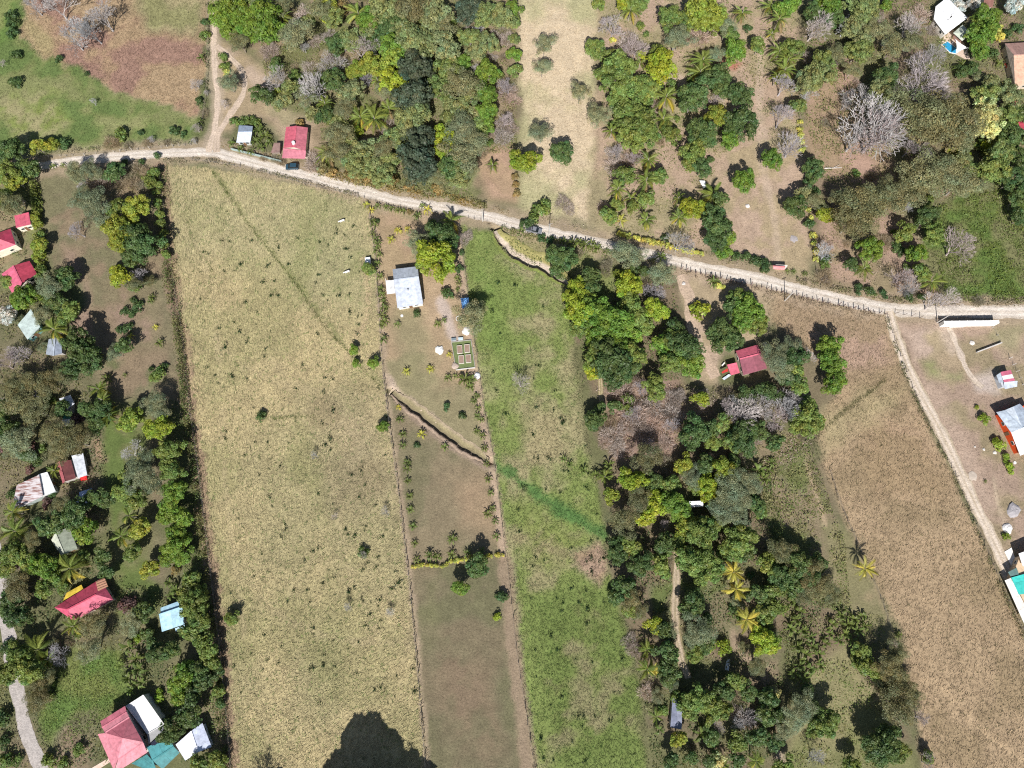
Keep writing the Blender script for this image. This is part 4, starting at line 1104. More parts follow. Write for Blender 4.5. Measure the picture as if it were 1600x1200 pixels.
# red roofed house at the fork
r = building('red_roofed_house', 'red-roofed house with a white roof vent beside the dirt road fork', 'house', [
    ([(442.9, 231, 2.6), (447, 198.4, 2.6), (462.7, 196.6, 3.9), (459.6, 230, 3.9)], (0.48, 0.105, 0.145)),
    ([(481, 199.4, 2.6), (477.4, 236, 2.6), (459.6, 230, 3.9), (462.7, 196.6, 3.9)], (0.5, 0.15, 0.19)),
    ([(440.7, 247, 2.3), (476.9, 248, 2.3), (478.0, 236.2, 2.62), (442.5, 232.5, 2.62)], (0.53, 0.19, 0.235))],
    h_([(447, 198.4), (481, 199.4), (477.4, 242), (442, 241)], 2.5), 2.4, (0.66, 0.6, 0.5))
p = at(459, 224, 3.9); part_at(r, 'roof_vent', MB().tube((p.x, p.y, 3.6), (p.x, p.y, 4.6), 0.55, 0.5, 10).mesh('roof_vent', ROOF), WHITE)
building('zinc_shed', 'small grey-blue zinc roofed shed among garden plants by the fork', 'shed', [
    ([(394.9, 197, 2.2), (373.3, 195.7, 2.2), (372, 205.8, 3.0), (394, 205.3, 3.0)], (0.3, 0.36, 0.45)),
    ([(369.2, 222.7, 2.2), (391, 222.3, 2.2), (394, 205.3, 3.0), (372, 205.8, 3.0)], (0.52, 0.57, 0.63))],
    h_([(373.3, 195.7), (394.9, 197), (391, 222.3), (369.2, 222.7)], 2.2), 2.1, (0.5, 0.5, 0.48))
building('rusty_shed', 'tiny rusty brown shed tucked against the red-roofed roadside house', 'shed', [
    ([(423.3, 238.8, 1.9), (437, 237.9, 1.9), (437.9, 224.1, 2.2), (427.9, 224.1, 2.2)], (0.25, 0.16, 0.14))],
    h_([(427.9, 224.1), (437.9, 224.1), (437, 237.9), (423.3, 238.8)], 1.9), 1.8, (0.3, 0.24, 0.2), 0.2)
# maroon cabin in the middle wood
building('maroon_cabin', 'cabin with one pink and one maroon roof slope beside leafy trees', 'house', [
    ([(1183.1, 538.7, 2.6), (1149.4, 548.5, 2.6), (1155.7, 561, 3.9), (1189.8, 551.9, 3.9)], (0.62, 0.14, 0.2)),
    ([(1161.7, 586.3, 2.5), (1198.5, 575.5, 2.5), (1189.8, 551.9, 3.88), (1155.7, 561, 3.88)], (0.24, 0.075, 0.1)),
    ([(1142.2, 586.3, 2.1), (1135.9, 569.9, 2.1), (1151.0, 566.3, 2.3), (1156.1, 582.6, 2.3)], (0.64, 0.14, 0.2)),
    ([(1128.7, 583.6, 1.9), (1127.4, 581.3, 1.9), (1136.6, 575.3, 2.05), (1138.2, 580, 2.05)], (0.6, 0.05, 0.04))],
    h_([(1149.4, 548.5), (1183.1, 538.7), (1198.5, 575.5), (1161.7, 586.3)], 2.5), 2.4, (0.5, 0.42, 0.33))
tag(link('zinc_sheet', slab(h_([(1128.7, 591.2), (1138.5, 584.5), (1143, 586), (1131.7, 593.8)], 0.5), 0.35, 0.5).mesh('zinc_sheet', ROOF), None, (0.6, 0.68, 0.75)), 'pale zinc sheet lying at the foot of the maroon cabin', 'metal sheet')
tag(link('plank', slab(h_([(1127.5, 570.5), (1132, 565.5), (1133, 567.5), (1129, 572)], 0.6), 0.45, 0.6).mesh('plank', SURF), None, (0.75, 0.73, 0.7)), 'bleached white board lying behind the maroon cabin annex', 'board')
# houses along the lane on the right
r = building('orange_house', 'house with bright orange walls under grey and white roofs', 'house', [
    ([(1580, 676, 2.7), (1556.7, 644, 2.7), (1570, 641, 3.2), (1598, 668.7, 4.2)], (0.4, 0.46, 0.53)),
    ([(1570, 641, 3.2), (1583.3, 635.3, 3.0), (1598, 668.5, 4.2)], (0.6, 0.66, 0.72)),
    ([(1583.3, 635.3, 3.0), (1593.3, 630.7, 2.7), (1622, 660, 3.8), (1598, 668.5, 4.2)], (0.4, 0.46, 0.54)),
    ([(1594, 712, 2.6), (1580, 676, 2.7), (1598, 668.7, 4.2), (1640, 695, 4.2)], (0.85, 0.85, 0.85))],
    [(1554.5, 649), (1584, 709.5), (1628, 694), (1598, 634)], 2.6, (0.7, 0.09, 0.02), 0.05)
building('striped_shed', 'little shed with pink and white striped roof near orange house', 'shed', [
    ([(1563.3, 581.3, 2.3), (1579.3, 578, 2.3), (1581.5, 584.3, 2.38), (1565.6, 587.6, 2.38)], (0.55, 0.14, 0.22)),
    ([(1565.6, 587.6, 2.38), (1581.5, 584.3, 2.38), (1584.2, 590.7, 2.46), (1567.4, 593.3, 2.46)], (0.82, 0.78, 0.76)),
    ([(1567.4, 593.3, 2.46), (1584.2, 590.7, 2.46), (1586, 594.7, 2.5), (1569.3, 597.3, 2.5)], (0.58, 0.16, 0.24)),
    ([(1557, 586.3, 2.0), (1561, 597.8, 2.0), (1568.9, 597.2, 2.2), (1563.2, 582, 2.2)], (0.42, 0.48, 0.55)),
    ([(1570, 608, 2.0), (1589.3, 604, 2.0), (1589.5, 596, 2.3), (1568.5, 598.4, 2.3)], (0.5, 0.55, 0.62))],
    h_([(1558, 585.5), (1579.3, 578), (1588, 603), (1566, 606)], 2.1), 1.95, (0.5, 0.53, 0.57), 0.25)
r = building('teal_roofed_house', 'house with teal and white roofs beside the end of the lane', 'house', [
    ([(1591.6, 865, 3.0), (1598, 885, 3.0), (1655, 870, 3.6), (1645, 846, 3.6)], (0.82, 0.82, 0.82)),
    ([(1592, 929, 2.5), (1580, 902.5, 2.5), (1640, 886, 3.2), (1652, 922, 3.2)], (0.05, 0.5, 0.44)),
    ([(1600, 974, 2.2), (1570, 907, 2.2), (1579.4, 903, 2.4), (1612, 966, 2.4)], (0.78, 0.74, 0.68)),
    ([(1580, 902, 2.2), (1575, 894, 2.2), (1588.5, 887, 2.4), (1592.4, 898, 2.4)], (0.12, 0.2, 0.19))],
    h_([(1592, 868), (1648, 850), (1655, 930), (1612, 965), (1578, 902)], 2.3), 2.15, (0.6, 0.45, 0.3))
tag(link('patio', slab([(1569.5, 862), (1580.5, 855.5), (1590, 883), (1581.5, 887)], 0.0, 0.14).mesh('patio', SURF), None, (0.78, 0.74, 0.7)), 'white paved patio in front of the teal-roofed house', 'patio')
# the long white wall by the road, with its posts
r = empty('roadside_wall', at(1510, 508)); tag(r, 'long tall white wall standing along the dirt road edge', 'wall')
A_, B_ = at(1467.5, 508.5), at(1551.5, 507.3); e = (B_ - A_); n = 7
for i in range(n):
    p, q = A_ + e * (i / n), A_ + e * ((i + 0.985) / n); mid = (p + q) / 2
    part_at(r, 'wall_panel', MB().box((mid.x, mid.y, 1.3), ((q - p).length, 0.9, 2.6), math.atan2(e.y, e.x)).mesh('wall_panel', SURF), jit((0.8, 0.79, 0.77), 0.03))
for i in range(n + 1):
    p = A_ + e * (i / n); part_at(r, 'pillar', MB().box((p.x, p.y + 0.02, 1.33), (0.26, 0.98, 2.68), math.atan2(e.y, e.x)).mesh('pillar', SURF), (0.76, 0.75, 0.72))
tag(link('gutter_slab', slab([(1484, 509.8), (1506, 509.4), (1506, 510.9), (1484, 511.2)], 0, 0.3).mesh('gutter_slab', SURF), None, (0.78, 0.77, 0.75)), 'low white kerb block at the foot of the roadside wall', 'kerb')
# pool house at the top
r = building('pool_house', 'bright white roofed house beside the blue swimming pool', 'house', [
    ([(1459, 30, 2.8), (1462, 10, 2.8), (1484, 26, 3.6), (1480, 32, 3.6)], (0.86, 0.86, 0.86)),
    ([(1462, 10, 2.8), (1480, -4, 2.8), (1486, 22, 3.6), (1484, 26, 3.6)], (0.86, 0.86, 0.86)),
    ([(1480, -4, 2.8), (1512, 27.6, 2.8), (1489, 27, 3.6), (1486, 22, 3.6)], (0.84, 0.84, 0.85)),
    ([(1512, 27.6, 2.8), (1477, 54, 2.8), (1480, 32, 3.6), (1489, 27, 3.6)], (0.86, 0.86, 0.86)),
    ([(1477, 54, 2.8), (1459, 30, 2.8), (1480, 32, 3.6)], (0.86, 0.86, 0.86))],
    h_([(1459, 30), (1462, 10), (1480, -4), (1512, 27.6), (1477, 54)], 2.8), 2.7, (0.7, 0.66, 0.6), 0.5)
building('gazebo', 'small square gazebo with pale sage roof near the pool', 'gazebo', [
    ([(1489.3, 51.5, 2.4), (1504, 38.5, 2.4), (1503.6, 51.3, 2.9)], (0.5, 0.54, 0.45)), ([(1504, 38.5, 2.4), (1518, 52, 2.4), (1503.6, 51.3, 2.9)], (0.52, 0.56, 0.47)),
    ([(1518, 52, 2.4), (1503.4, 64, 2.4), (1503.6, 51.3, 2.9)], (0.54, 0.58, 0.49)), ([(1503.4, 64, 2.4), (1489.3, 51.5, 2.4), (1503.6, 51.3, 2.9)], (0.52, 0.56, 0.46))],
    h_([(1489.3, 51.5), (1504, 38.5), (1518, 52), (1503.4, 64)], 2.4), 2.3, (0.35, 0.2, 0.16), 0.6, False)
tag(link('pool_deck', slab([(1469, 70), (1478, 52), (1490, 46), (1506, 66), (1516, 92), (1508, 92), (1496, 86)], 0, 0.1).mesh('pool_deck', SURF), None, (0.6, 0.47, 0.38)), 'pinkish paved deck round the blue swimming pool', 'deck')
r = empty('swimming_pool', at(1484, 74)); tag(r, 'small bright blue swimming pool beside the white house', 'pool')
part_at(r, 'pool_rim', slab(h_([(1471.2, 69.5), (1480.4, 63.8), (1495.2, 74.6), (1494.6, 84.6), (1484, 82.4)], 0.14), 0.02, 0.14).mesh('pool_rim', SURF), (0.78, 0.78, 0.76))
part_at(r, 'water', slab(h_([(1472.9, 69.7), (1480.4, 65), (1494, 75), (1493.4, 83.2), (1484, 81)], 0.17), 0.05, 0.17).mesh('water', WATER), (1, 1, 1))
r = empty('shade_sail', at(1500, 74)); tag(r, 'white triangular shade sail stretched over the pool corner', 'shade sail')
sp = [at(1493, 61, 3.0), at(1494, 83.6, 2.6), at(1514, 74.8, 2.6)]; cen = sum(sp, Vector()) / 3; ring = []
for i in range(3):
    a, b = sp[i], sp[(i + 1) % 3]
    for t in (0, 0.25, 0.5, 0.75): ring.append(a.lerp(b, t) + (cen - a.lerp(b, 0.5)) * (0.9 * t * (1 - t)))
if (ring[1] - ring[0]).cross(cen - ring[0]).z < 0: ring.reverse()
part_at(r, 'cloth', MB().prism([p - Vector((0, 0, 0.02)) for p in ring], ring).mesh('cloth', SURF), (0.84, 0.84, 0.83))
for p in sp: part_at(r, 'post', MB().tube((p.x, p.y, 0), (p.x, p.y, p.z + 0.05), 0.06, 0.06).mesh('post', SURF), (0.5, 0.5, 0.5))
building('brown_roofed_house', 'brown-roofed house cut by the top edge near the pool', 'house', [
    ([(1536.5, 13, 2.6), (1551, 11.4, 2.6), (1556, -18, 3.4), (1539, -18, 3.4)], (0.25, 0.125, 0.1))], h_([(1536.5, 13), (1551, 11.4), (1556, -18), (1539, -18)], 2.6), 2.5, (0.7, 0.66, 0.6))
building('terracotta_house', 'house with faded peach terracotta hip roof beside parked red car', 'house', [
    ([(1640, 64, 2.8), (1570, 68, 2.8), (1584, 86, 4.6), (1640, 82, 4.6)], (0.4, 0.24, 0.2)),
    ([(1570, 68, 2.8), (1586, 134, 2.8), (1584, 86, 4.6)], (0.36, 0.3, 0.25)),
    ([(1586, 134, 2.8), (1655, 128, 2.8), (1640, 82, 4.6), (1584, 86, 4.6)], (0.62, 0.38, 0.27))],
    h_([(1570, 68), (1640, 64), (1655, 128), (1586, 134)], 2.8), 2.7, (0.6, 0.5, 0.4), 0.5)
building('crimson_roofed_house', 'crimson-roofed house below the terracotta house, cut by the edge', 'house', [
    ([(1597, 210, 2.6), (1586, 176, 2.6), (1640, 172, 3.6), (1645, 204, 3.6)], (0.42, 0.06, 0.09))], h_([(1586, 176), (1640, 172), (1645, 204), (1597, 210)], 2.6), 2.5, (0.6, 0.5, 0.4))
building('brick_red_shed', 'tiny brick red shed between dark trees below terracotta house', 'shed', [
    ([(1582, 168, 2.0), (1590, 168, 2.0), (1590, 158, 2.3), (1582, 158, 2.3)], (0.4, 0.12, 0.1))], h_([(1582, 158), (1590, 158), (1590, 168), (1582, 168)], 2.0), 1.9, (0.5, 0.4, 0.3), 0.2, False)
building('entry_gate', 'roofed entry gate with pink tiles beside the dirt road', 'gate', [
    ([(1209, 420.5, 2.3), (1225.3, 421.8, 2.3), (1226.8, 417.4, 2.75), (1207.8, 416.0, 2.75)], (0.62, 0.22, 0.22)),
    ([(1227, 415.6, 2.4), (1207.4, 414.2, 2.4), (1207.8, 416.0, 2.73), (1226.8, 417.4, 2.73)], (0.55, 0.2, 0.2))],
    [(1208, 420), (1226, 421), (1226.5, 419), (1208, 418)], 2.2, (0.72, 0.66, 0.6), 0.0, False)
building('corner_roofed_house', 'rusty red roof among trees at the top edge near fork', 'house', [
    ([(413, 9, 2.5), (428, -4, 2.5), (450, -2, 3.2), (436, 8, 3.2)], (0.3, 0.12, 0.11)), ([(446, 14, 2.5), (413, 11, 2.5), (436, 8, 3.2), (450, -2, 3.2)], (0.4, 0.22, 0.2))],
    h_([(413, 9), (428, -4), (450, -2), (446, 14)], 2.5), 2.3, (0.5, 0.45, 0.4), 0.4, False)
building('white_hut', 'small white-roofed hut almost hidden between lime green trees', 'hut', [
    ([(1079, 792.5, 2.6), (1099, 791.5, 2.6), (1098.5, 783.5, 3.0), (1077, 784.5, 3.0)], (0.75, 0.75, 0.78))], h_([(1077, 784.5), (1098.5, 783.5), (1099, 791.5), (1079, 792.5)], 2.6), 2.4, (0.6, 0.58, 0.55), 0.2, False)
building('slate_shed', 'long narrow slate-grey shed beside the wood and green meadow', 'shed', [
    ([(1051, 1091, 2.4), (1047.5, 1136, 2.4), (1057, 1138.5, 2.6), (1059, 1092, 2.6)], (0.2, 0.22, 0.3)),
    ([(1065, 1140, 2.4), (1066.5, 1098, 2.4), (1059, 1092, 2.6), (1057, 1138.5, 2.6)], (0.25, 0.27, 0.35))],
    h_([(1051, 1091), (1066, 1097), (1065, 1140), (1047.5, 1136)], 2.4), 2.25, (0.4, 0.38, 0.36), 0.25)
building('tarp_shelter', 'blue tarpaulin lean-to shelter beside the garden fence', 'shelter', [
    ([(722.6, 482.6, 1.9), (719.7, 466.3, 1.9), (731, 465.3, 2.3), (733, 479, 2.3)], (0.16, 0.36, 0.68))], h_([(719.7, 466.3), (731, 465.3), (733, 479), (722.6, 482.6)], 1.9), 1.8, (0.45, 0.42, 0.4), 0.4, False)
# houses down the left side
building('pink_cottage', 'small pink-roofed cottage with cream wall, topmost on the west edge', 'house', [
    ([(25, 356, 2.6), (48, 350.6, 2.6), (45, 332.5, 2.9), (22.5, 338, 2.9)], (0.5, 0.1, 0.15))], h_([(22.5, 338), (45, 332.5), (49, 351), (26, 357)], 2.6), 2.5, (0.72, 0.67, 0.55), 0.1)
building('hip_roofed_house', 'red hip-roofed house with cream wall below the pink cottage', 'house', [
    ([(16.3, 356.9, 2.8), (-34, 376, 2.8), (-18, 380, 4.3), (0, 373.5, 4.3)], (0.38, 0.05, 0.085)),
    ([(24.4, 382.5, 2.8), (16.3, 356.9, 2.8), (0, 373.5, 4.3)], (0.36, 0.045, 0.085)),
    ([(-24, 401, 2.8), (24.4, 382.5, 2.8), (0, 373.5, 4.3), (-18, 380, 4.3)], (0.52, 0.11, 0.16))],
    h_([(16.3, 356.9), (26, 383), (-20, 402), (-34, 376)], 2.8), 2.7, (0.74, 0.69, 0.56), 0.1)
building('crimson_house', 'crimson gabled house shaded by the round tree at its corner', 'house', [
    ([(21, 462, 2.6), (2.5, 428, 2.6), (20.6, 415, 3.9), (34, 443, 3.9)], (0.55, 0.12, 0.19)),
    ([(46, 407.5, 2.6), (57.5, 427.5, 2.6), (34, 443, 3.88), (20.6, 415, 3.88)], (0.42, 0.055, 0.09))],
    h_([(2.5, 428), (20, 415.5), (46, 407.5), (57.5, 427.5), (22, 460)], 2.6), 2.5, (0.66, 0.6, 0.5), 0.4)
building('aqua_roofed_house', 'pale aqua roofed house beside a coconut palm, partly shaded', 'house', [
    ([(43, 530.6, 2.5), (27.5, 507.7, 2.5), (47.7, 483.8, 3.2), (62.3, 511.3, 3.2)], (0.42, 0.5, 0.48))], h_([(27.5, 507.7), (47.7, 483.8), (62.3, 511.3), (43, 530.6)], 2.6), 2.4, (0.2, 0.4, 0.38), 0.2)
building('silver_shed', 'dappled silver shed roof just below the coconut palm', 'shed', [
    ([(71.5, 553.5, 2.3), (76, 530, 2.3), (86, 527.5, 2.9), (83.5, 556, 2.9)], (0.34, 0.38, 0.44)), ([(95.5, 532, 2.3), (97, 552, 2.3), (83.5, 556, 2.88), (86, 527.5, 2.88)], (0.28, 0.32, 0.4))],
    h_([(71.5, 553.5), (76, 530), (95.5, 532), (97, 552)], 2.3), 2.1, (0.4, 0.38, 0.36), 0.3, False)
building('scrap_shelter', 'patched shelter of white and green sheets in deep shade', 'shelter', [
    ([(92, 623, 1.9), (110, 617, 1.9), (116, 630, 2.2), (103, 641, 2.2)], (0.7, 0.72, 0.78)),
    ([(98, 654, 1.8), (98, 645, 1.8), (111, 643, 2.0), (110, 654, 2.0)], (0.03, 0.22, 0.17)),
    ([(103, 667, 1.8), (97, 656, 1.8), (110, 654.5, 2.0), (108, 661, 2.0)], (0.78, 0.78, 0.78))],
    h_([(95, 623), (112, 620), (110, 660), (98, 660)], 1.9), 1.7, (0.4, 0.36, 0.34), 0.3, False)
r = building('rusty_roofed_house', 'house with rust-streaked zinc roof and one bright white end', 'house', [
    ([(18.2, 799.2, 2.4), (26, 758, 2.4), (60.2, 742.2, 3.3), (66.5, 775.5, 3.3)], (0.4, 0.3, 0.3), RUST),
    ([(87, 767.6, 2.6), (66.8, 775.5, 2.9), (60.5, 742.2, 2.9), (74.4, 738.3, 2.6)], (0.83, 0.84, 0.85))],
    h_([(18.2, 799.2), (26, 758), (74.4, 738.3), (87, 767.6)], 2.4), 2.3, (0.35, 0.4, 0.38), 0.35)
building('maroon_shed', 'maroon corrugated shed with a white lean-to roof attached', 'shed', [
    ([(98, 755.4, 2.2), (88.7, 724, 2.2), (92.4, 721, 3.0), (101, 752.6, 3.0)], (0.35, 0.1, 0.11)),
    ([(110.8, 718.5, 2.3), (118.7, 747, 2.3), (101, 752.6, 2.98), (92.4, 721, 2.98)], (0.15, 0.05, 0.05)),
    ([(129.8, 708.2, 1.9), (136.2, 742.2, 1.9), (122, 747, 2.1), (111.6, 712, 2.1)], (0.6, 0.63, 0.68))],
    h_([(88.7, 724), (129, 709.5), (135.5, 742), (98, 755)], 2.1), 1.85, (0.5, 0.46, 0.42), 0.3)
building('patched_shed', 'blue-white patched shed below the maroon shed', 'shed', [
    ([(123.5, 769, 2.0), (143.3, 762.8, 2.0), (146, 786, 2.2), (127, 790, 2.2)], (0.5, 0.56, 0.72)), ([(113, 794.5, 1.8), (110.8, 787.5, 1.8), (126, 778, 1.95), (127, 790, 1.95)], (0.78, 0.78, 0.8))],
    h_([(120, 772), (143.3, 763), (146, 785), (113, 794)], 2.0), 1.7, (0.45, 0.43, 0.42), 0.3, False)
building('sage_roofed_house', 'small house with sage green gable roof in dense trees', 'house', [
    ([(95, 868, 2.5), (80, 843.6, 2.5), (86.3, 832.5, 3.5), (100.5, 866, 3.5)], (0.45, 0.47, 0.38)),
    ([(108.5, 823, 2.5), (121, 857, 2.5), (100.5, 866, 3.48), (86.3, 832.5, 3.48)], (0.29, 0.32, 0.25))],
    h_([(80, 843.6), (108.5, 823), (121, 857), (96, 867)], 2.5), 2.35, (0.6, 0.57, 0.48))
r = building('long_red_house', 'long red hip-roofed house with a yellow awning behind it', 'house', [
    ([(156, 905, 2.7), (85, 949, 2.7), (106, 952, 4.4), (150, 929, 4.4)], (0.42, 0.06, 0.1)),
    ([(115, 970, 2.7), (177.2, 937, 2.7), (150, 929, 4.4), (106, 952, 4.4)], (0.5, 0.09, 0.15)),
    ([(85, 949, 2.7), (115, 970, 2.7), (106, 952, 4.4)], (0.48, 0.08, 0.14)), ([(177.2, 937, 2.7), (156, 905, 2.7), (150, 929, 4.4)], (0.5, 0.09, 0.15)),
    ([(98.5, 938.6, 2.2), (104, 926.4, 2.0), (127, 913.6, 2.0), (130.5, 920.6, 2.4)], (0.66, 0.47, 0.06))],
    h_([(85, 949), (156, 905), (177.2, 937), (115, 970)], 2.7), 2.6, (0.62, 0.52, 0.42), 0.45)
part_at(r, 'roof_deck', slab(h_([(149.5, 908.5), (163.5, 903), (168.5, 916), (153, 923.5)], 4.5), 4.25, 4.5).mesh('roof_deck', SURF), (0.42, 0.22, 0.14))
for t in range(4):
    a_, b_ = at(150 + t * 0.9, 909.5 + t * 3.6, 4.55), at(163.6 + t * 1.3, 904.2 + t * 3.4, 4.55); part_at(r, 'deck_rail', MB().tube(a_, b_, 0.07, 0.07, 4).mesh('deck_rail', SURF), (0.2, 0.1, 0.07))
building('blue_roofed_house', 'pale blue roofed house between lawn and bushy trees', 'house', [
    ([(279.3, 939.3, 2.5), (250.8, 949.8, 2.5), (251.2, 959.6, 2.8), (280, 948.6, 2.8)], (0.36, 0.55, 0.66)),
    ([(253, 987.3, 2.5), (288.3, 975.3, 2.5), (284.5, 948.3, 3.2), (248.5, 960.5, 3.2)], (0.36, 0.56, 0.66)),
    ([(274.8, 987, 1.9), (289, 981.8, 1.9), (288.5, 976.6, 2.1), (273.3, 981.8, 2.1)], (0.42, 0.6, 0.7))],
    h_([(250.8, 949.8), (279.3, 939.3), (288.3, 975.3), (253, 987.3)], 2.5), 2.4, (0.5, 0.52, 0.5), 0.45)
r = building('big_pink_house', 'big pink tiled house with white terrace and turquoise annex', 'house', [
    ([(202, 1121, 5.0), (164.4, 1145.3, 5.0), (191.9, 1153.2, 6.6)], (0.44, 0.13, 0.165)), ([(223.5, 1159.4, 5.0), (202, 1121, 5.0), (191.9, 1153.2, 6.6)], (0.46, 0.145, 0.18)),
    ([(184.3, 1186.2, 5.0), (223.5, 1159.4, 5.0), (191.9, 1153.2, 6.6)], (0.55, 0.2, 0.24)), ([(164.4, 1145.3, 5.0), (184.3, 1186.2, 5.0), (191.9, 1153.2, 6.6)], (0.54, 0.195, 0.235)),
    ([(178, 1204, 4.4), (152.7, 1147, 4.4), (164.2, 1145.3, 4.98), (184, 1186.4, 4.98)], (0.56, 0.21, 0.25)),
    ([(229.7, 1175.9, 4.4), (180, 1208, 4.4), (184.3, 1186.6, 4.98), (223.7, 1159.8, 4.98)], (0.58, 0.22, 0.26)),
    ([(159.5, 1137.2, 4.6), (198.2, 1113.2, 4.6), (202, 1120.6, 4.98), (164.2, 1144.9, 4.98)], (0.56, 0.21, 0.25)),
    ([(195.3, 1103, 4.2), (156.8, 1127, 4.2), (159.3, 1136.8, 4.55), (198, 1112.8, 4.55)], (0.47, 0.14, 0.18)),
    ([(229, 1166, 3.0), (266, 1157, 2.7), (271.6, 1166.5, 3.0), (238, 1188, 3.3)], (0.1, 0.36, 0.38)),
    ([(254, 1202, 2.6), (280.6, 1176, 2.6), (271.8, 1166.7, 3.0), (238.2, 1188.3, 3.3)], (0.06, 0.24, 0.25)),
    ([(205.6, 1193, 3.0), (229.5, 1178.6, 3.0), (238, 1188.6, 3.25), (246, 1210, 3.25)], (0.07, 0.27, 0.28))],
    h_([(156, 1130), (195.3, 1106), (228, 1174), (176, 1206)], 4.2), 4.15, (0.66, 0.55, 0.48), 0.5)
part_at(r, 'terrace', slab(h_([(196.5, 1103.5), (224.2, 1085.8), (256.5, 1131.4), (229.7, 1147)], 3.0), 0, 3.0).mesh('terrace', SURF), (0.74, 0.74, 0.74))
part_at(r, 'terrace', slab(h_([(229.9, 1147.5), (256.6, 1132), (257.9, 1137.4), (232.2, 1162.8)], 2.98), 0, 2.98).mesh('terrace', SURF), (0.33, 0.33, 0.33))
for a_, b_ in (((196.5, 1103.5), (224.2, 1085.8)), ((224.2, 1085.8), (256.5, 1131.4)), ((256.5, 1131.4), (229.7, 1147))):
    p, q = at(*a_, 3.05), at(*b_, 3.05); m_ = (p + q) / 2; e_ = q - p
    part_at(r, 'parapet', MB().box((m_.x, m_.y, 3.08), (e_.length, 0.12, 0.22), math.atan2(e_.y, e_.x)).mesh('parapet', SURF), (0.8, 0.79, 0.77))
part_at(r, 'annex_wall', slab(h_([(232, 1168), (264, 1160.5), (277, 1175), (254, 1196), (212, 1195)], 2.45), -0.1, 2.45).mesh('annex_wall', SURF), (0.55, 0.5, 0.45))
part_at(r, 'skylight', slab(h_([(234.5, 1161.5), (247, 1152.6), (251, 1157.6), (239, 1167)], 2.9), 2.6, 2.95).mesh('skylight', GLASS), (0.03, 0.03, 0.05))
building('white_garage', 'white gabled garage beside the turquoise annex of big house', 'garage', [
    ([(289.5, 1188.2, 2.5), (274.4, 1163.5, 2.5), (298.4, 1142.2, 3.4), (309.4, 1175.5, 3.4)], (0.72, 0.74, 0.84)),
    ([(316.3, 1129.8, 2.5), (330.7, 1166.9, 2.5), (309.4, 1175.5, 3.38), (298.4, 1142.2, 3.38)], (0.6, 0.65, 0.8))],
    h_([(276, 1163), (316.3, 1129.8), (330.7, 1166.9), (290, 1187)], 2.5), 2.35, (0.66, 0.66, 0.68), 0.4)
tag(link('walkway', slab([(138, 1203), (170.5, 1184), (173, 1190), (146, 1207)], 0, 0.12).mesh('walkway', SURF), None, (0.7, 0.52, 0.42)), 'salmon concrete walkway leading to the big pink house', 'walkway')
p = at(133, 748); tag(link('tub', MB().box((p.x, p.y, 0.4), (1.7, 0.95, 0.8), 0.25).box((p.x, p.y, 0.84), (1.8, 1.05, 0.08), 0.25).mesh('tub', SURF), None, (0.7, 0.03, 0.03)), 'bright red tub standing below the white lean-to roof', 'tub')

# ---------------------------------------------------------------- garden bits, heaps and small things
r = empty('water_tank', at(574, 406)); tag(r, 'white square water tank at the pasture fence beside a bush', 'water tank')
part_at(r, 'tank', slab(h_([(570, 402.5), (578, 401.5), (578.9, 409.6), (571, 411)], 1.3), 0.25, 1.3).mesh('tank', SURF), (0.78, 0.8, 0.82))
p = at(574, 406, 1.3); part_at(r, 'hatch', MB().box((p.x, p.y, 1.36), (0.5, 0.5, 0.12), 0.1).mesh('hatch', SURF), (0.3, 0.4, 0.5))
p = at(574, 406); part_at(r, 'stand', MB().box((p.x, p.y, 0.12), (1.4, 1.3, 0.25), 0.1).mesh('stand', SURF), (0.4, 0.38, 0.35))
gp = [(705.6, 535), (736, 531.5), (742.4, 574.7), (712.7, 578.2)]
o = link('garden_plot', slab(gp, 0, 0.05).mesh('garden_plot', SURF), None, (0.14, 0.18, 0.07)); o['kind'] = 'structure'
r = empty('garden_border', at(724, 555)); tag(r, 'pale board border framing the grassy raised-bed plot', 'border')
for i in range(4):
    a_, b_ = at(*gp[i]), at(*gp[(i + 1) % 4]); e_ = b_ - a_; m_ = (a_ + b_) / 2
    part_at(r, 'board', MB().box((m_.x, m_.y, 0.16), (e_.length, 0.14 + 0.12 * (i == 2), 0.34), math.atan2(e_.y, e_.x)).mesh('board', SURF), (0.42, 0.4, 0.36) if i != 2 else (0.62, 0.6, 0.56))
for (px, py), w in (((718.3, 546.7), 'upper bed on the side of the house'), ((730, 545), 'upper bed on the fence side'), ((720.9, 562.3), 'lower bed on the side of the house'), ((732, 561), 'lower bed on the fence side')):
    p = at(px, py); r = empty('raised_bed', p); tag(r, 'timber raised bed of bare soil, ' + w, 'raised bed', 'raised beds in the fenced garden')
    a_ = math.radians(4)
    for s in (-1, 1):
        link('side_board', MB().box((s * 0.72, 0, 0.3), (0.1, 2.4, 0.5)).mesh('side_board', SURF), r, (0.62, 0.57, 0.5)); link('end_board', MB().box((0, s * 1.16, 0.3), (1.33, 0.1, 0.5)).mesh('end_board', SURF), r, (0.62, 0.57, 0.5))
    link('soil', MB().box((0, 0, 0.24), (1.32, 2.2, 0.4)).mesh('soil', SURF), r, (0.3, 0.21, 0.16)); r.rotation_euler = (0, 0, a_)
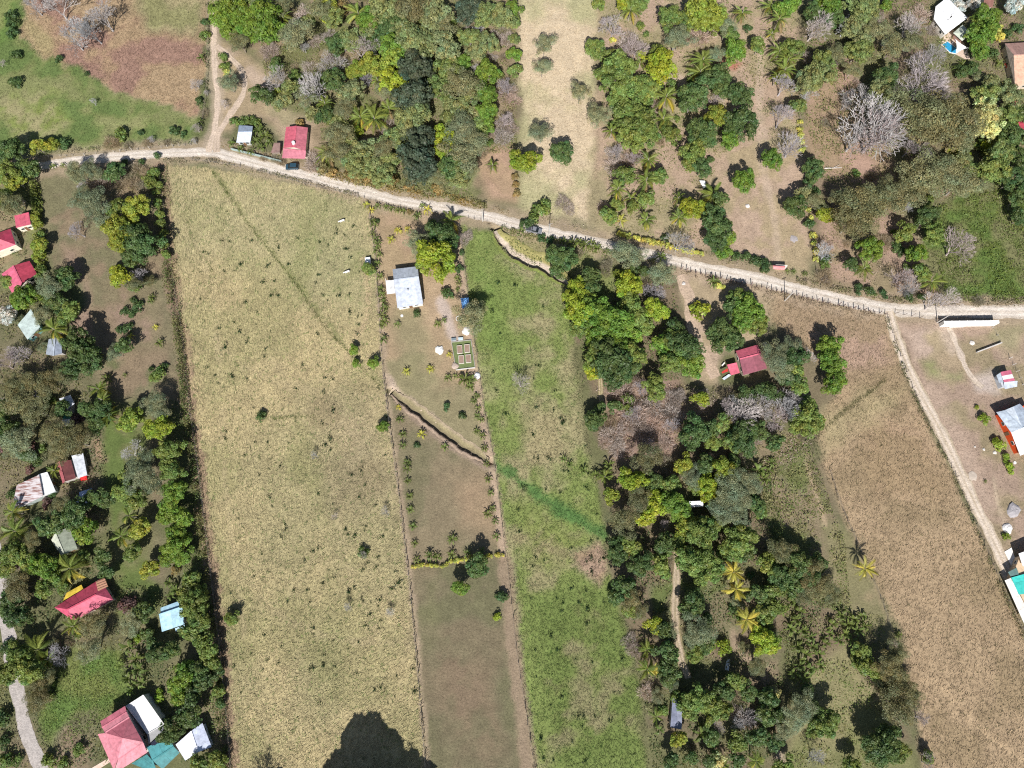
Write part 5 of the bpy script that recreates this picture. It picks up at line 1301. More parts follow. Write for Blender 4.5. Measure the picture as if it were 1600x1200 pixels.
def lump(name, px, py, rad, hgt, col, label, cat, seed=0, flat=0.55):
    rng = random.Random(seed); m = MB(); rings = [[] for _ in range(4)]; base = at(px, py)
    for k in range(12):
        t = k * math.pi / 6; w = rng.uniform(0.8, 1.15)
        for j, (rr, zz) in enumerate(((1, -0.05), (0.92, 0.45), (0.62, 0.85), (0.25, 1.0))):
            u = rad * rr * w * rng.uniform(0.93, 1.07); rings[j].append((u * math.cos(t), u * math.sin(t), hgt * zz * rng.uniform(0.85, 1.1)))
    for j in range(4): m.v += rings[j]
    for j in range(3):
        for k in range(12): a, b = j * 12 + k, j * 12 + (k + 1) % 12; m.f.append((a, b, b + 12, a + 12))
    m.f.append(tuple(36 + k for k in range(12)))
    o = link(name, m.mesh(name, SURF), None, col, base); tag(o, label, cat); return o
lump('tarpaulin', 687, 547, 1.35, 0.7, (0.83, 0.82, 0.79), 'rounded white covered heap on the lawn beside the raised beds', 'covered heap', 1)
lump('soil_heap', 711, 572, 1.1, 0.5, (0.45, 0.36, 0.3), 'pinkish soil heap at the corner of the raised-bed plot', 'soil heap', 2)
lump('sack_pile', 746, 587, 1.0, 0.7, (0.78, 0.78, 0.8), 'white sack pile against the fence below the raised beds', 'sack pile', 3)
lump('lime_heap', 729, 518, 1.3, 0.3, (0.7, 0.66, 0.62), 'long whitish heap under the feathery grey garden tree', 'heap', 4)
lump('gravel_heap', 1583, 797, 2.0, 0.7, (0.36, 0.34, 0.35), 'grey gravel heap beside the dirt lane', 'gravel heap', 5)
lump('sand_heap', 1573, 826, 1.5, 0.6, (0.72, 0.7, 0.68), 'white sand heap beside the lane just below the gravel', 'sand heap', 6)
lump('rubble_heap', 1520, 744, 1.4, 0.15, (0.47, 0.4, 0.33), 'low pale rubble heap in the brown lot along the lane', 'rubble heap', 7)
lump('boulder', 1195.5, 539, 0.85, 0.7, (0.42, 0.4, 0.42), 'grey boulder lying just above the maroon cabin', 'boulder', 8)
lump('boulder', 1068, 443, 0.6, 0.4, (0.5, 0.47, 0.45), 'pale boulder on the bare drive below the dirt road', 'boulder', 9)
lump('boulder', 1168, 322, 0.7, 0.45, (0.62, 0.58, 0.56), 'whitish boulder on the bare ground of the orchard drive', 'boulder', 10)
lump('boulder', 1519, 536, 0.75, 0.4, (0.62, 0.58, 0.54), 'white boulder below the long roadside wall', 'boulder', 11)
lump('ash_heap', 1240, 373, 1.3, 0.15, (0.36, 0.33, 0.33), 'flat grey ash heap on the bare orchard drive', 'ash heap', 12)
for i, (px, py, t) in enumerate(((1523, 698, 'palest'), (1537, 702, 'middle'), (1554, 707, 'largest'))):
    lump('stone', px, py, 0.3 + 0.12 * i, 0.25, (0.55, 0.52, 0.48), t + ' of three white stones in line below the orange house', 'stone', 20 + i)
lump('boulder', 726, 170, 0.8, 0.9, (0.75, 0.72, 0.68), 'white boulder in the shrubby gap between wood trees', 'boulder', 13)
for (px, py), lb in (((628, 493.5), 'round concrete lid on the grass below the white house'), ((1585.5, 723, ), 'round white lid on the ground below the orange house')):
    p = at(px, py); tag(link('tank_lid', MB().tube((0, 0, -0.05), (0, 0, 0.14), 0.45, 0.42, 14).tube((0, 0, 0.14), (0, 0, 0.2), 0.15, 0.12, 8).mesh('tank_lid', SURF), None, (0.7, 0.69, 0.67), p), lb, 'lid')
p = at(717, 498); m = MB(); N_ = 18
for k in range(N_):
    a, b = 2 * math.pi * k / N_, 2 * math.pi * (k + 1) / N_
    m.tube((0.8 * math.cos(a), 0.8 * math.sin(a), 0.18), (0.8 * math.cos(b), 0.8 * math.sin(b), 0.18), 0.14, 0.14, 5)
tag(link('planter_ring', m.mesh('planter_ring', SURF), None, (0.66, 0.63, 0.58), p), 'pale ring edging round a planting below the blue tarp', 'planter')
for (px, py), c_, lb in (((709, 531), (0.2, 0.25, 0.28), 'dark cold frame at the top corner of the raised-bed plot'), ((720, 530), (0.5, 0.62, 0.66), 'pale blue cold frame along the top of raised-bed plot')):
    p = at(px, py); r = empty('cold_frame', p); tag(r, lb, 'cold frame')
    link('box', MB().box((0, 0, 0.25), (1.4, 0.9, 0.5), 0.1).mesh('box', SURF), r, (0.6, 0.6, 0.6)); link('lid', MB().box((0, 0, 0.54), (1.3, 0.8, 0.06), 0.1).mesh('lid', GLASS), r, c_)
a_, b_ = at(1525, 551), at(1563, 536.5); e_ = b_ - a_; m_ = (a_ + b_) / 2
tag(link('garden_wall', MB().box((0, 0, 0.35), (e_.length, 0.3, 0.9), math.atan2(e_.y, e_.x)).mesh('garden_wall', SURF), None, (0.55, 0.52, 0.49), m_), 'low white garden wall on the bare lot below the road', 'wall')
a_, b_ = at(613, 608), at(608, 617); tag(link('plank', MB().box((0, 0, 0.1), ((b_ - a_).length, 0.25, 0.08), math.atan2((b_ - a_).y, (b_ - a_).x)).mesh('plank', SURF), None, (0.6, 0.48, 0.34), (a_ + b_) / 2), 'bleached plank laid across the head of the ditch', 'plank')
a_, b_ = at(1288, 263, 0.2), at(1315, 262, 0.15); tag(link('fallen_log', MB().tube(a_, b_, 0.2, 0.1).tube(a_.lerp(b_, 0.5), a_.lerp(b_, 0.9) + Vector((0, 0.9, 0.3)), 0.08, 0.04).mesh('fallen_log', BARK), None, (0.6, 0.55, 0.5)), 'pale fallen log below the great bare tree', 'log')
p = at(1099, 287, 1.2); tag(link('tarpaulin', MB().prism([p + Vector(v) for v in ((-1.1, 1.2, -0.2), (0.2, -1.7, -0.5), (1.0, -1.0, -0.3), (0.5, 0.9, 0.1))], [p + Vector(v) for v in ((-1.1, 1.2, -0.15), (0.2, -1.7, -0.45), (1.0, -1.0, -0.25), (0.5, 0.9, 0.15))]).mesh('tarpaulin', SURF), None, (0.78, 0.8, 0.82)), 'white tarpaulin slung between the orchard shrubs and a palm', 'tarpaulin')
p = at(1136, 1040); tag(link('upturned_boat', MB().box((0, 0, 0.3), (0.9, 2.2, 0.5), -0.25).box((0.35, 1.25, 0.28), (0.5, 0.7, 0.4), -0.25).mesh('upturned_boat', SURF), None, (0.8, 0.8, 0.78), p), 'white covered trough standing in the shady lower wood', 'trough')

# ---------------------------------------------------------------- fences and poles
POST_M = MB().tube((0, 0, -0.2), (0, 0, 1.5), 0.085, 0.07, 5).mesh('post', BARK)
def fence(label, path, spacing=2.6, height=1.0, col=(0.24, 0.19, 0.16), thick=1.0):
    p = smooth_path([at(*q)[:2] for q in path], 0.5); s = np.concatenate([[0], np.cumsum(np.linalg.norm(np.diff(p, axis=0), axis=1))])
    n = max(2, int(s[-1] / spacing)); q = np.stack([np.interp(np.linspace(0, s[-1], n + 1), s, p[:, k]) for k in (0, 1)], 1)
    r = empty('wire_fence', (q[0, 0], q[0, 1], 0)); tag(r, label, 'fence')
    z = land_at(q[:, 0], q[:, 1])[1]
    for i in range(n + 1):
        if 0 < i < n and random.random() < 0.1: continue
        o = link('post', POST_M, r, jit(col, 0.3), (q[i, 0] - q[0, 0], q[i, 1] - q[0, 1], z[i]))
        o.scale = (thick * random.uniform(0.8, 1.3),) * 2 + (height * random.uniform(0.6, 1.35),); o.rotation_euler = (random.gauss(0, 0.1), random.gauss(0, 0.1), 0)
    for hz in (0.45, 0.85, 1.25):
        m = MB()
        for i in range(n): m.tube((q[i, 0] - q[0, 0], q[i, 1] - q[0, 1], z[i] + hz * height), (q[i + 1, 0] - q[0, 0], q[i + 1, 1] - q[0, 1], z[i + 1] + hz * height), 0.012, 0.012, 3)
        link('wire', m.mesh('wire', BARK), r, (0.3, 0.28, 0.27))
fence('post and wire fence between the big dry pasture and garden', [(577, 328), (589, 430), (600, 590), (626, 790), (645, 960), (668, 1230)], 1.9, 1.15, thick=1.2)
fence('post and wire fence between the garden and green meadow', [(718, 350), (730, 450), (757, 640), (772, 722), (790, 870)])
fence('post and wire fence between mown lawn and green meadow', [(792, 876), (800, 950), (806, 1010), (820, 1100), (840, 1230)], 3.6, 1.2)
fence('pale post fence along the road below the green field', [(58, 247), (150, 241), (230, 233), (308, 226)], 1.8, 0.9, (0.45, 0.42, 0.38))
fence('roadside post fence along the top of the dry pasture', [(300, 250), (380, 262), (470, 286), (560, 308), (620, 324), (712, 338), (790, 352)], 1.9, 0.85, (0.35, 0.3, 0.26))
fence('dark post fence along the road above the brown pasture', [(1048, 418), (1110, 432), (1190, 450), (1290, 473), (1382, 491)], 1.5, 1.15, (0.2, 0.14, 0.13), 1.7)
fence('post fence between the brown pasture and the lane', [(1386, 496), (1408, 560), (1440, 640), (1488, 735), (1535, 845), (1580, 950), (1610, 1010)], 2.4, 0.95)
fence('short post fence from the lane mouth to the white wall', [(1398, 490), (1430, 496), (1462, 502)], 2.0, 1.2)
fence('leaning post fence inside the brown pasture above lone palm', [(1296, 735), (1312, 785), (1330, 828), (1345, 862)], 2.6, 0.9)
fence('leaning post fence inside the brown pasture below lone palm', [(1362, 905), (1376, 935), (1392, 985)], 2.6, 0.9)
fence('post fence with yellow crotons along the orchard drive', [(1249, 185), (1262, 320), (1276, 435)], 2.6)
fence('post fence down the west edge of the big dry pasture', [(250, 262), (261, 350), (271, 440), (285, 520), (296, 620), (310, 720), (322, 820), (334, 920), (346, 1020), (356, 1120), (364, 1230)], 2.6)
fence('post fence beside the narrow track north of the fork', [(326, 10), (325, 120), (316, 205)], 2.4)
fence('thin white post fence across the lot by striped shed', [(1577, 560), (1590, 585), (1602, 612)], 1.8, 0.8, (0.6, 0.58, 0.56))
fence('thin wire fence behind the low white garden wall', [(1550, 512), (1557, 524), (1564, 536)], 1.8, 0.8, (0.5, 0.48, 0.46))
r = empty('panel_fence', at(362, 234)); tag(r, 'low teal-grey panel fence in front of the fork houses', 'fence')
pp = smooth_path([at(*q)[:2] for q in [(362, 234.5), (385, 240), (410, 246), (441, 254)]], 2.0)
for i in range(len(pp) - 1):
    a_, b_ = pp[i], pp[i + 1]; e_ = b_ - a_; m_ = (a_ + b_) / 2
    part_at(r, 'panel', MB().box((m_[0], m_[1], 0.6), (np.linalg.norm(e_) * 0.97, 0.06, 1.2), math.atan2(e_[1], e_[0])).mesh('panel', SURF), jit((0.3, 0.38, 0.36), 0.1))
for px, py, lb in ((857.5, 368, 'pale concrete utility pole beside the half-hidden pickup'), (754.5, 346, 'utility pole at the road corner of the green meadow'), (1464, 504, 'thin utility pole at the end of the white wall'), (1226, 470, 'utility pole below the pink-tiled entry gate')):
    p = at(px, py); r = empty('utility_pole', p); tag(r, lb, 'pole')
    link('pole', MB().tube((0, 0, -0.3), (0, 0, 7.6), 0.15, 0.1, 8).mesh('pole', SURF), r, (0.6, 0.58, 0.55)); link('crossarm', MB().box((0, 0, 7.2), (1.5, 0.1, 0.12), 0.4).mesh('crossarm', SURF), r, (0.4, 0.33, 0.27))
    for s in (-0.6, 0.6): link('insulator', MB().tube((s * 0.92, s * 0.39, 7.26), (s * 0.92, s * 0.39, 7.46), 0.06, 0.05, 6).mesh('insulator', SURF), r, (0.7, 0.7, 0.7))

# ---------------------------------------------------------------- cars and cows
def car(px, py, rz, col, label, bed=False, name='parked_car', cat='car'):
    r = empty(name, at(px, py) + Vector((0, 0, 0.06))); r.rotation_euler = (0, 0, rz); tag(r, label, cat)
    L, W, prof = 4.0, 1.72, [(-2.0, 0.3), (-2.0, 0.85), (-1.9, 0.98), (0.85, 1.0), (1.85, 0.86), (2.0, 0.7), (2.0, 0.3)]
    if bed: L, prof = 4.9, [(-2.5, 0.35), (-2.5, 0.95), (0.9, 1.0), (2.2, 0.92), (2.4, 0.7), (2.4, 0.35)]
    b = bpy.data.meshes.new('body'); m = MB(); n = len(prof)
    for w, k in ((W / 2, 1), (W / 2, -1)):
        m.v += [(x, k * (w - (0.05 if z > 0.9 else 0)), z) for x, z in prof]
    m.f.append(tuple(range(n))[::-1]); m.f.append(tuple(range(n, 2 * n)))
    for i in range(n): j = (i + 1) % n; m.f.append((i, j, n + j, n + i))
    o = link('body', m.mesh('body', CARPAINT), r, col); bv = o.modifiers.new('soft', 'BEVEL'); bv.width = 0.07; bv.segments = 2
    x0, x1 = (-1.85, 0.75) if not bed else (-0.75, 1.0)
    base = [(x0, -0.78, 0.98), (x1 + 0.35, -0.78, 0.98), (x1 + 0.35, 0.78, 0.98), (x0, 0.78, 0.98)]; top = [(x0 + 0.3, -0.62, 1.58), (x1 - 0.35, -0.62, 1.58), (x1 - 0.35, 0.62, 1.58), (x0 + 0.3, 0.62, 1.58)]
    link('windows', MB().prism(base, top).mesh('windows', GLASS), r, (0.015, 0.02, 0.025))
    roof = [(p[0], p[1] * 1.03, 1.585) for p in top]; o = link('car_roof', MB().prism(roof, [(p[0] * 0.98, p[1] * 0.95, 1.66) for p in roof]).mesh('car_roof', CARPAINT), r, col)
    if bed: link('cargo_bed', MB().box((-1.65, 0, 0.985), (1.45, 1.4, 0.06)).mesh('cargo_bed', SURF), r, (0.06, 0.06, 0.065))
    for sx in (-1.25 - 0.3 * bed, 1.25 + 0.2 * bed):
        for sy in (-1, 1):
            wv = link('wheel', MB().tube((sx, sy * 0.72, 0.32), (sx, sy * 0.9, 0.32), 0.33, 0.33, 14).mesh('wheel', SURF), r, (0.02, 0.02, 0.02)); link('rim', MB().tube((sx, sy * 0.89, 0.32), (sx, sy * 0.92, 0.32), 0.18, 0.16, 10).mesh('rim', SURF), wv, (0.5, 0.5, 0.52))
    for sy in (-0.6, 0.6):
        link('headlight', MB().box((2.0 + 0.4 * bed, sy, 0.68), (0.08, 0.34, 0.16)).mesh('headlight', GLASS), r, (0.8, 0.8, 0.8)); link('mirror', MB().box((x1 + 0.1, sy * 1.58, 1.05), (0.14, 0.2, 0.14)).mesh('mirror', CARPAINT), r, col)
    return r
car(457.4, 262.5, math.radians(182), (0.03, 0.07, 0.1), 'dark blue-green car stopped on the road below the red-roofed house')
car(834.5, 361, math.radians(-14), (0.2, 0.21, 0.23), 'dark grey pickup half hidden under roadside shrubs', True, 'pickup_truck', 'pickup')
car(1575.5, 109, math.radians(-75), (0.6, 0.03, 0.05), 'red car parked in shade beside the terracotta house')
def cow(px, py, rz, label, col):
    V = [(0, 0, 1.0), (0.45, 0, 1.02), (0.78, 0, 1.08), (-0.45, 0, 1.02), (-0.72, 0, 1.0), (1.08, 0, 1.2), (1.32, 0, 1.12), (1.55, 0, 0.9),
         (0.6, 0.2, 0.8), (0.62, 0.21, 0.42), (0.62, 0.21, 0.03), (0.6, -0.2, 0.8), (0.7, -0.21, 0.42), (0.72, -0.21, 0.03),
         (-0.6, 0.2, 0.8), (-0.68, 0.21, 0.45), (-0.62, 0.21, 0.03), (-0.6, -0.2, 0.8), (-0.6, -0.21, 0.45), (-0.52, -0.21, 0.03),
         (-0.86, 0, 0.95), (-0.92, 0, 0.5), (1.26, 0.2, 1.2), (1.26, -0.2, 1.2)]
    E = [(0, 1), (1, 2), (0, 3), (3, 4), (2, 5), (5, 6), (6, 7), (1, 8), (8, 9), (9, 10), (1, 11), (11, 12), (12, 13), (3, 14), (14, 15), (15, 16), (3, 17), (17, 18), (18, 19), (4, 20), (20, 21), (6, 22), (6, 23)]
    Rr = [0.34, 0.33, 0.27, 0.34, 0.26, 0.17, 0.15, 0.1, 0.13, 0.075, 0.06, 0.13, 0.075, 0.06, 0.15, 0.085, 0.06, 0.15, 0.085, 0.06, 0.04, 0.035, 0.05, 0.05]
    me = bpy.data.meshes.new('cow'); me.from_pydata(V, E, []); me.materials.append(SURF)
    o = link('cow', me, None, col, at(px, py)); o.rotation_euler = (0, 0, rz)
    o.modifiers.new('skin', 'SKIN')
    for i, s in enumerate(me.skin_vertices[0].data): s.radius = (Rr[i], Rr[i]); s.use_root = i == 0
    sb = o.modifiers.new('sub', 'SUBSURF'); sb.levels = 1; sb.render_levels = 1
    o.scale = (0.88,) * 3; tag(o, label, 'cow', 'cows in the dry pasture'); return o
cow(535.5, 346.5, math.radians(205), 'white cow in the dry pasture nearer the road', (0.82, 0.78, 0.72))
cow(543.5, 426, math.radians(203), 'white cow in the dry pasture nearer the water tank', (0.82, 0.78, 0.72))

# ---------------------------------------------------------------- planting: every tree, palm, bush and weed where it stands
LANDMARKS = [((335, 236), 'the dirt road fork'), ((462, 222), 'the red-roofed roadside house'), ((382, 210), 'the small zinc shed'), ((457, 262), 'the dark blue-green car'), ((366, 128), 'the dirt loop drive'),
    ((637, 448), 'the white gabled house'), ((726, 474), 'the blue tarp shelter'), ((724, 556), 'the raised beds'), ((1170, 563), 'the maroon cabin'), ((1510, 504), 'the long white wall'),
    ((1484, 74), 'the swimming pool'), ((1585, 672), 'the orange house'), ((1573, 592), 'the pink-striped shed'), ((1592, 910), 'the teal-roofed house'), ((1217, 418), 'the pink entry gate'),
    ((1088, 788), 'the white hut'), ((1030, 384), 'the yellow roadside hedge'), ((715, 877), 'the yellow lawn hedge'), ((1057, 1116), 'the slate-grey shed'), ((1057, 915), 'the twin wheel tracks'),
    ((48, 770), 'the rust-streaked roof'), ((104, 735), 'the maroon shed'), ((100, 845), 'the sage green roof'), ((131, 937), 'the long red house'), ((268, 963), 'the pale blue roof'),
    ((190, 1150), 'the big pink house'), ((45, 507), 'the pale aqua roof'), ((31, 434), 'the crimson gabled house'), ((830, 412), 'the eroded bank'), ((1343, 212), 'the great bare tree'),
    ((432, 4), 'the rusty top-edge roof'), ((1590, 102), 'the terracotta house'), ((1099, 287), 'the slung white tarpaulin'), ((1390, 487), 'the lane junction'), ((836, 361), 'the half-hidden pickup'),
    ((938, 612), 'the short twin ruts'), ((540, 386), 'the white cows'), ((104, 640), 'the patched shelter'), ((47, 1150), 'the corner road'), ((690, 672), 'the diagonal ditch'),
    ((1243, 790), 'the overgrown slope'), ((1136, 1040), 'the white trough'), ((1300, 1005), 'the banana grove'), ((865, 785), 'the emerald grass strip'), ((302, 1157), 'the white garage'),
    ((130, 1080), 'the vine patch'), ((1543, 185), 'the cream blossom tree'), ((870, 160), 'the straw-coloured field'), ((180, 60), 'the reddish bare field'), ((120, 480), 'the west yard path'),
    ((653, 230), 'the sombre road-wood trees'), ((1160, 190), 'the orchard drive'), ((960, 530), 'the middle grove'), ((1010, 660), 'the pinkish bare thicket'), ((205, 720), 'the west lawn'),
    ((495, 705), 'the mid-pasture bare sapling'), ((570, 1150), 'the great bottom shadow'), ((1550, 380), 'the green hillside'), ((1395, 1090), 'the lower brown pasture edge'), ((1130, 940), 'the yellowing palms'),
    ((300, 850), 'the pasture border hedge'), ((1460, 190), 'the wide olive trees'), ((1240, 560), 'the cabin-side grove'), ((787, 200), 'the straw field edge'), ((1100, 60), 'the upper orchard')]
ORD = ['', 'second ', 'third ', 'fourth ', 'fifth ', 'sixth ', 'seventh ', 'eighth ', 'ninth ', 'tenth ', 'eleventh ', 'twelfth ', 'thirteenth ', 'fourteenth ', 'fifteenth ', 'sixteenth ', 'seventeenth ', 'eighteenth ', 'nineteenth ', 'twentieth ',
       'twenty-first ', 'twenty-second ', 'twenty-third ', 'twenty-fourth ', 'twenty-fifth ', 'twenty-sixth ', 'twenty-seventh ', 'twenty-eighth ', 'twenty-ninth ', 'thirtieth ']
TO_LABEL = []
def jcol(c, v=0.16, h=0.08):
    g = 1 + random.uniform(-v, v); a = random.uniform(-h, h)
    return (c[0] * g * (1 + a), c[1] * g, c[2] * g * (1 - a * 0.6))
def palm(k, px, py, rpx, color, mem):
    m = mpp(px, py); L = max(2.4, rpx * m * 1.12); h = random.uniform(3.3, 5.0) if rpx > 12 else random.uniform(2.0, 3.4)
    p = at(px, py, h); root = empty('coconut_palm', (p.x, p.y, 0)); root.rotation_euler = (0, 0, 0)
    az = random.uniform(0, 6.28); t = link('trunk', PALM_TRUNK, root, (0.36, 0.32, 0.27)); t.rotation_euler = (0, 0, az); t.scale = (0.16, 0.16, h)
    tip = Vector((0.08 * math.cos(az), 0.08 * math.sin(az), h - 0.1)); n = 24 if rpx > 12 else 14
    for i in range(n):
        ring = i / n; 
        if i > 4 and random.random() < 0.14: continue
        f = link('frond', FROND[i % 3], root, jcol(color if ring < 0.72 or k == 'p' else tuple(a * b for a, b in zip(color, (1.9, 1.35, 1.0))), 0.2, 0.12), tip)
        f.scale = (L * random.uniform(0.7, 1.15),) * 3
        if ring > 0.84 and random.random() < 0.55: f.color = (0.33, 0.24, 0.12, 1)
        f.rotation_euler = (random.uniform(-0.25, 0.25), -0.85 + 1.25 * ring + random.uniform(-0.1, 0.1), i * 2.39996 + random.uniform(-0.45, 0.45))
    return root
def plant(k, px, py, rpx, label=True):
    name, cat, look, color, shape = KIND[k]; m = mpp(px, py); R = rpx * m; c = jcol(color); az = random.uniform(0, 6.28)
    if k in 'MOG' and py < 325 and (390 < px < 810 or px > 1240):   # the dry upper woods are paler and greyer
        w = random.uniform(0.1, 0.75); c = tuple(a * (1 - w) + b * w for a, b in zip(c, (0.29, 0.30, 0.155)))
    root = None
    if shape in ('tree', 'feather'):
        small = rpx < 11
        if shape == 'tree': zc = 0.95 * R + (1.6 if not small else 0.4); hz = random.uniform(0.95, 1.2); geo = random.choice(CROWN_L if R > 2.9 else CROWN_S)
        else: zc = 1.05 * R + 2.2 if not small else R; hz = random.uniform(0.85, 1.1); geo = random.choice(FEATHER)
        p = at(px, py, zc)
        root = empty(name, (p.x, p.y, 0))
        t = link('trunk', random.choice(TRUNK), root, jcol((0.3, 0.26, 0.22))); tr = max(0.09, R * 0.055); t.scale = (tr, tr, zc); t.rotation_euler = (0, 0, az)
        w = random.uniform(0.9, 1.12); cr = link('crown', geo, root, c, (0, 0, zc)); cr.scale = (R * 1.12 * w, R * 1.12 / w, R * hz); cr.rotation_euler = (0, 0, az)
    elif shape == 'twig':
        p = at(px, py, R * 0.5); root = empty(name, (p.x, p.y, 0))
        o = link('twigs', random.choice(TWIGS), root, c, (0, 0, 0.15)); o.scale = (R, R, R * random.uniform(0.8, 1.1)); o.rotation_euler = (0, 0, az)
        st = link('stem', STEM, root, jcol((0.3, 0.26, 0.24))); st.scale = (0.08, 0.08, R * 0.7)
    elif shape == 'bare':
        Ht = R * random.uniform(2.3, 2.7); p = at(px, py, 0); root = empty(name, (p.x, p.y, 0))
        A_m, B_m = random.choice(BARE); s = (Ht, Ht, Ht)
        for nm, g in (('trunk', A_m), ('branches', B_m)):
            o = link(nm, g, root, c); o.scale = s; o.rotation_euler = (0, 0, az)
    elif shape == 'palm': root = palm(k, px, py, rpx, color, m)
    elif shape == 'shrub':
        p = at(px, py, R * 0.5); root = link(name, random.choice(SHRUB), None, c, (p.x, p.y, R * 0.42)); root.scale = (R, R, R * random.uniform(0.85, 1.15)); root.rotation_euler = (0, 0, az)
    elif shape in ('banana', 'spiky'):
        g = random.choice(BANANA if shape == 'banana' else SPIKY); R *= 1.35 if shape == 'banana' else 1.12; p = at(px, py, R * 0.5); root = link(name, g, None, c, (p.x, p.y, 0)); root.scale = (R, R, R * random.uniform(1.4, 2.0)); root.rotation_euler = (0, 0, az)
    elif shape == 'weed':
        p = at(px, py, 0.2); root = link(name, random.choice(WEED), None, c, (p.x, p.y, 0.02)); root.scale = (R * 1.15, R * 1.15, R * 1.3); root.rotation_euler = (0, 0, az)
    if label: TO_LABEL.append((root, look, cat, px, py))
    return root
for line in PLANTS.strip().splitlines():
    k, rest = line.strip().split(':')
    for item in rest.split():
        px, py, rr = map(float, item.split(',')); plant(k, px, py, rr)
# bushes filling in the woods
def thicket(poly, n, kinds, lo, hi):
    P = np.array(poly, float); b0, b1 = P.min(0), P.max(0); c = 0
    while c < n:
        px, py = RNG.uniform(b0[0], b1[0]), RNG.uniform(b0[1], b1[1])
        g = at(px, py)
        if py > 1190 or px < 5 or px > 1595 or py < 4 or not inside(np.array([px]), np.array([py]), P)[0] or not off_road(np.array([g.x]), np.array([g.y]))[0]: continue
        plant(kinds[int(RNG.integers(len(kinds)))], px, py, RNG.uniform(lo, hi)); c += 1
thicket([(400, 110), (520, 60), (700, 30), (800, 40), (800, 230), (735, 300), (560, 270), (500, 180), (420, 165)], 62, 'ZXSZGS', 6, 12)
thicket([(1260, 60), (1480, 60), (1590, 200), (1590, 300), (1400, 330), (1270, 290)], 40, 'ZXSGZ', 6, 12)
thicket([(1280, 310), (1440, 340), (1470, 465), (1290, 440)], 18, 'ZXsS', 5, 9)
thicket([(930, 610), (1100, 610), (1280, 690), (1200, 790), (950, 770)], 30, 'XZXS', 8, 14)
thicket([(960, 860), (1200, 800), (1300, 930), (1240, 1010), (1190, 1190), (1030, 1190), (990, 1000)], 46, 'sSZGS', 6, 11)
thicket([(0, 560), (140, 560), (160, 900), (90, 900), (10, 870)], 24, 'sSZU', 6, 11)
thicket([(5, 980), (130, 990), (60, 1120), (20, 1040)], 14, 'SsZG', 6, 11)
thicket([(945, 20), (1130, 20), (1120, 230), (960, 350)], 20, 'ZXS', 5, 9)
# the two hedges of yellow crotons and the croton row along the orchard fence
def hedge(path, n, rr, k, what, spare):
    p = smooth_path([np.array(q, float) for q in path], 1.0)
    for i in range(n):
        q = p[int(i * (len(p) - 1) / (n - 1))]; o = plant(k, q[0] + random.uniform(-0.7, 0.7), q[1] + random.uniform(-0.9, 0.9), rr * random.uniform(0.85, 1.2), False)
        o.scale.z *= 1.5; o.location.z *= 1.5; tag(o, ('first ' if i == 0 else ORD[i]) + what, 'bush', spare)
hedge([(968, 366), (1000, 374), (1030, 381), (1056, 389)], 13, 4.4, 'y', 'yellow croton from the pickup end of the roadside hedge', 'yellow crotons of the roadside hedge')
hedge([(1066, 391), (1080, 394), (1096, 396)], 5, 4.4, 'y', 'yellow croton from the bare tree in the short hedge', 'yellow crotons of the short roadside hedge')
hedge([(645, 886), (670, 883), (695, 884), (704, 878), (735, 872), (760, 869), (786, 867)], 26, 3.4, 'y', 'yellow croton from the pasture fence in the lawn hedge', 'yellow crotons of the lawn hedge')
# the tall trees whose shadow reaches in over the foot of the dry pasture
for k, px, py, R, zc, lb in (('D', 565, 1318, 10.5, 14.5, 'tallest dark tree just past the lower edge throwing the great shadow'), ('D', 632, 1310, 6.5, 10.5, 'second tall dark tree past the lower edge beside the lawn fence'), ('D', 520, 1300, 6.5, 9.5, 'squat dark tree past the lower edge on the pasture side'), ('D', 420, 1262, 3.0, 5.5, 'small dark tree past the lower edge below the pasture'), ('D', 455, 1262, 2.6, 5.0, 'smaller dark tree past the lower edge below the pasture')):
    p = at(px, py, 0); root = empty('broadleaf_tree', (p.x, p.y, 0)); tag(root, lb, 'tree')
    t = link('trunk', TRUNK[0], root, (0.28, 0.24, 0.2)); t.scale = (R * 0.06, R * 0.06, zc)
    cr = link('crown', DENSE, root, (0.05, 0.09, 0.028), (0, 0, zc)); cr.scale = (R, R, R * 0.95); cr.rotation_euler = (0, 0, R)
for px, py, hh, lb in ((418, 1240, 12, 'bare tree past the lower edge below the pasture'), (642, 1250, 15, 'bare tree past the lower edge beside the lawn fence')):
    p = at(px, py, 0); root = empty('bare_tree', (p.x, p.y, 0)); tag(root, lb, 'tree')
    for nm, g in zip(('trunk', 'branches'), BARE[2]):
        o = link(nm, g, root, (0.45, 0.42, 0.4)); o.scale = (hh, hh, hh)
# weeds dotted over the pastures
WEEDS = []
def weeds(poly, n, lo, hi, k='w'):
    x, y = [], []
    P = np.array(poly, float); b0, b1 = P.min(0), P.max(0); c = 0
    while c < n:
        px, py = RNG.uniform(b0[0], b1[0]), RNG.uniform(b0[1], b1[1])
        if py > 1195 or not inside(np.array([px]), np.array([py]), P)[0]: continue
        plant(k, px, py, RNG.uniform(lo, hi)); c += 1
weeds([(262, 300), (570, 330), (600, 600), (640, 900), (655, 1100), (370, 1100), (330, 800)], 110, 2.4, 4.4)
weeds([(760, 420), (870, 460), (915, 680), (945, 850), (990, 1050), (1000, 1190), (850, 1190), (800, 880), (770, 640)], 85, 2.5, 6.0)
groups = {}
for o, look, cat, px, py in TO_LABEL:
    (lx, ly), lm = min(LANDMARKS, key=lambda L: math.hypot(L[0][0] - px, L[0][1] - py)); dx, dy = px - lx, py - ly
    d = ('to the right of' if dx > 0 else 'to the left of') if abs(dx) > abs(dy) else ('below' if dy > 0 else 'above')
    groups.setdefault((look, lm, d), []).append((math.hypot(dx, dy), o, cat))
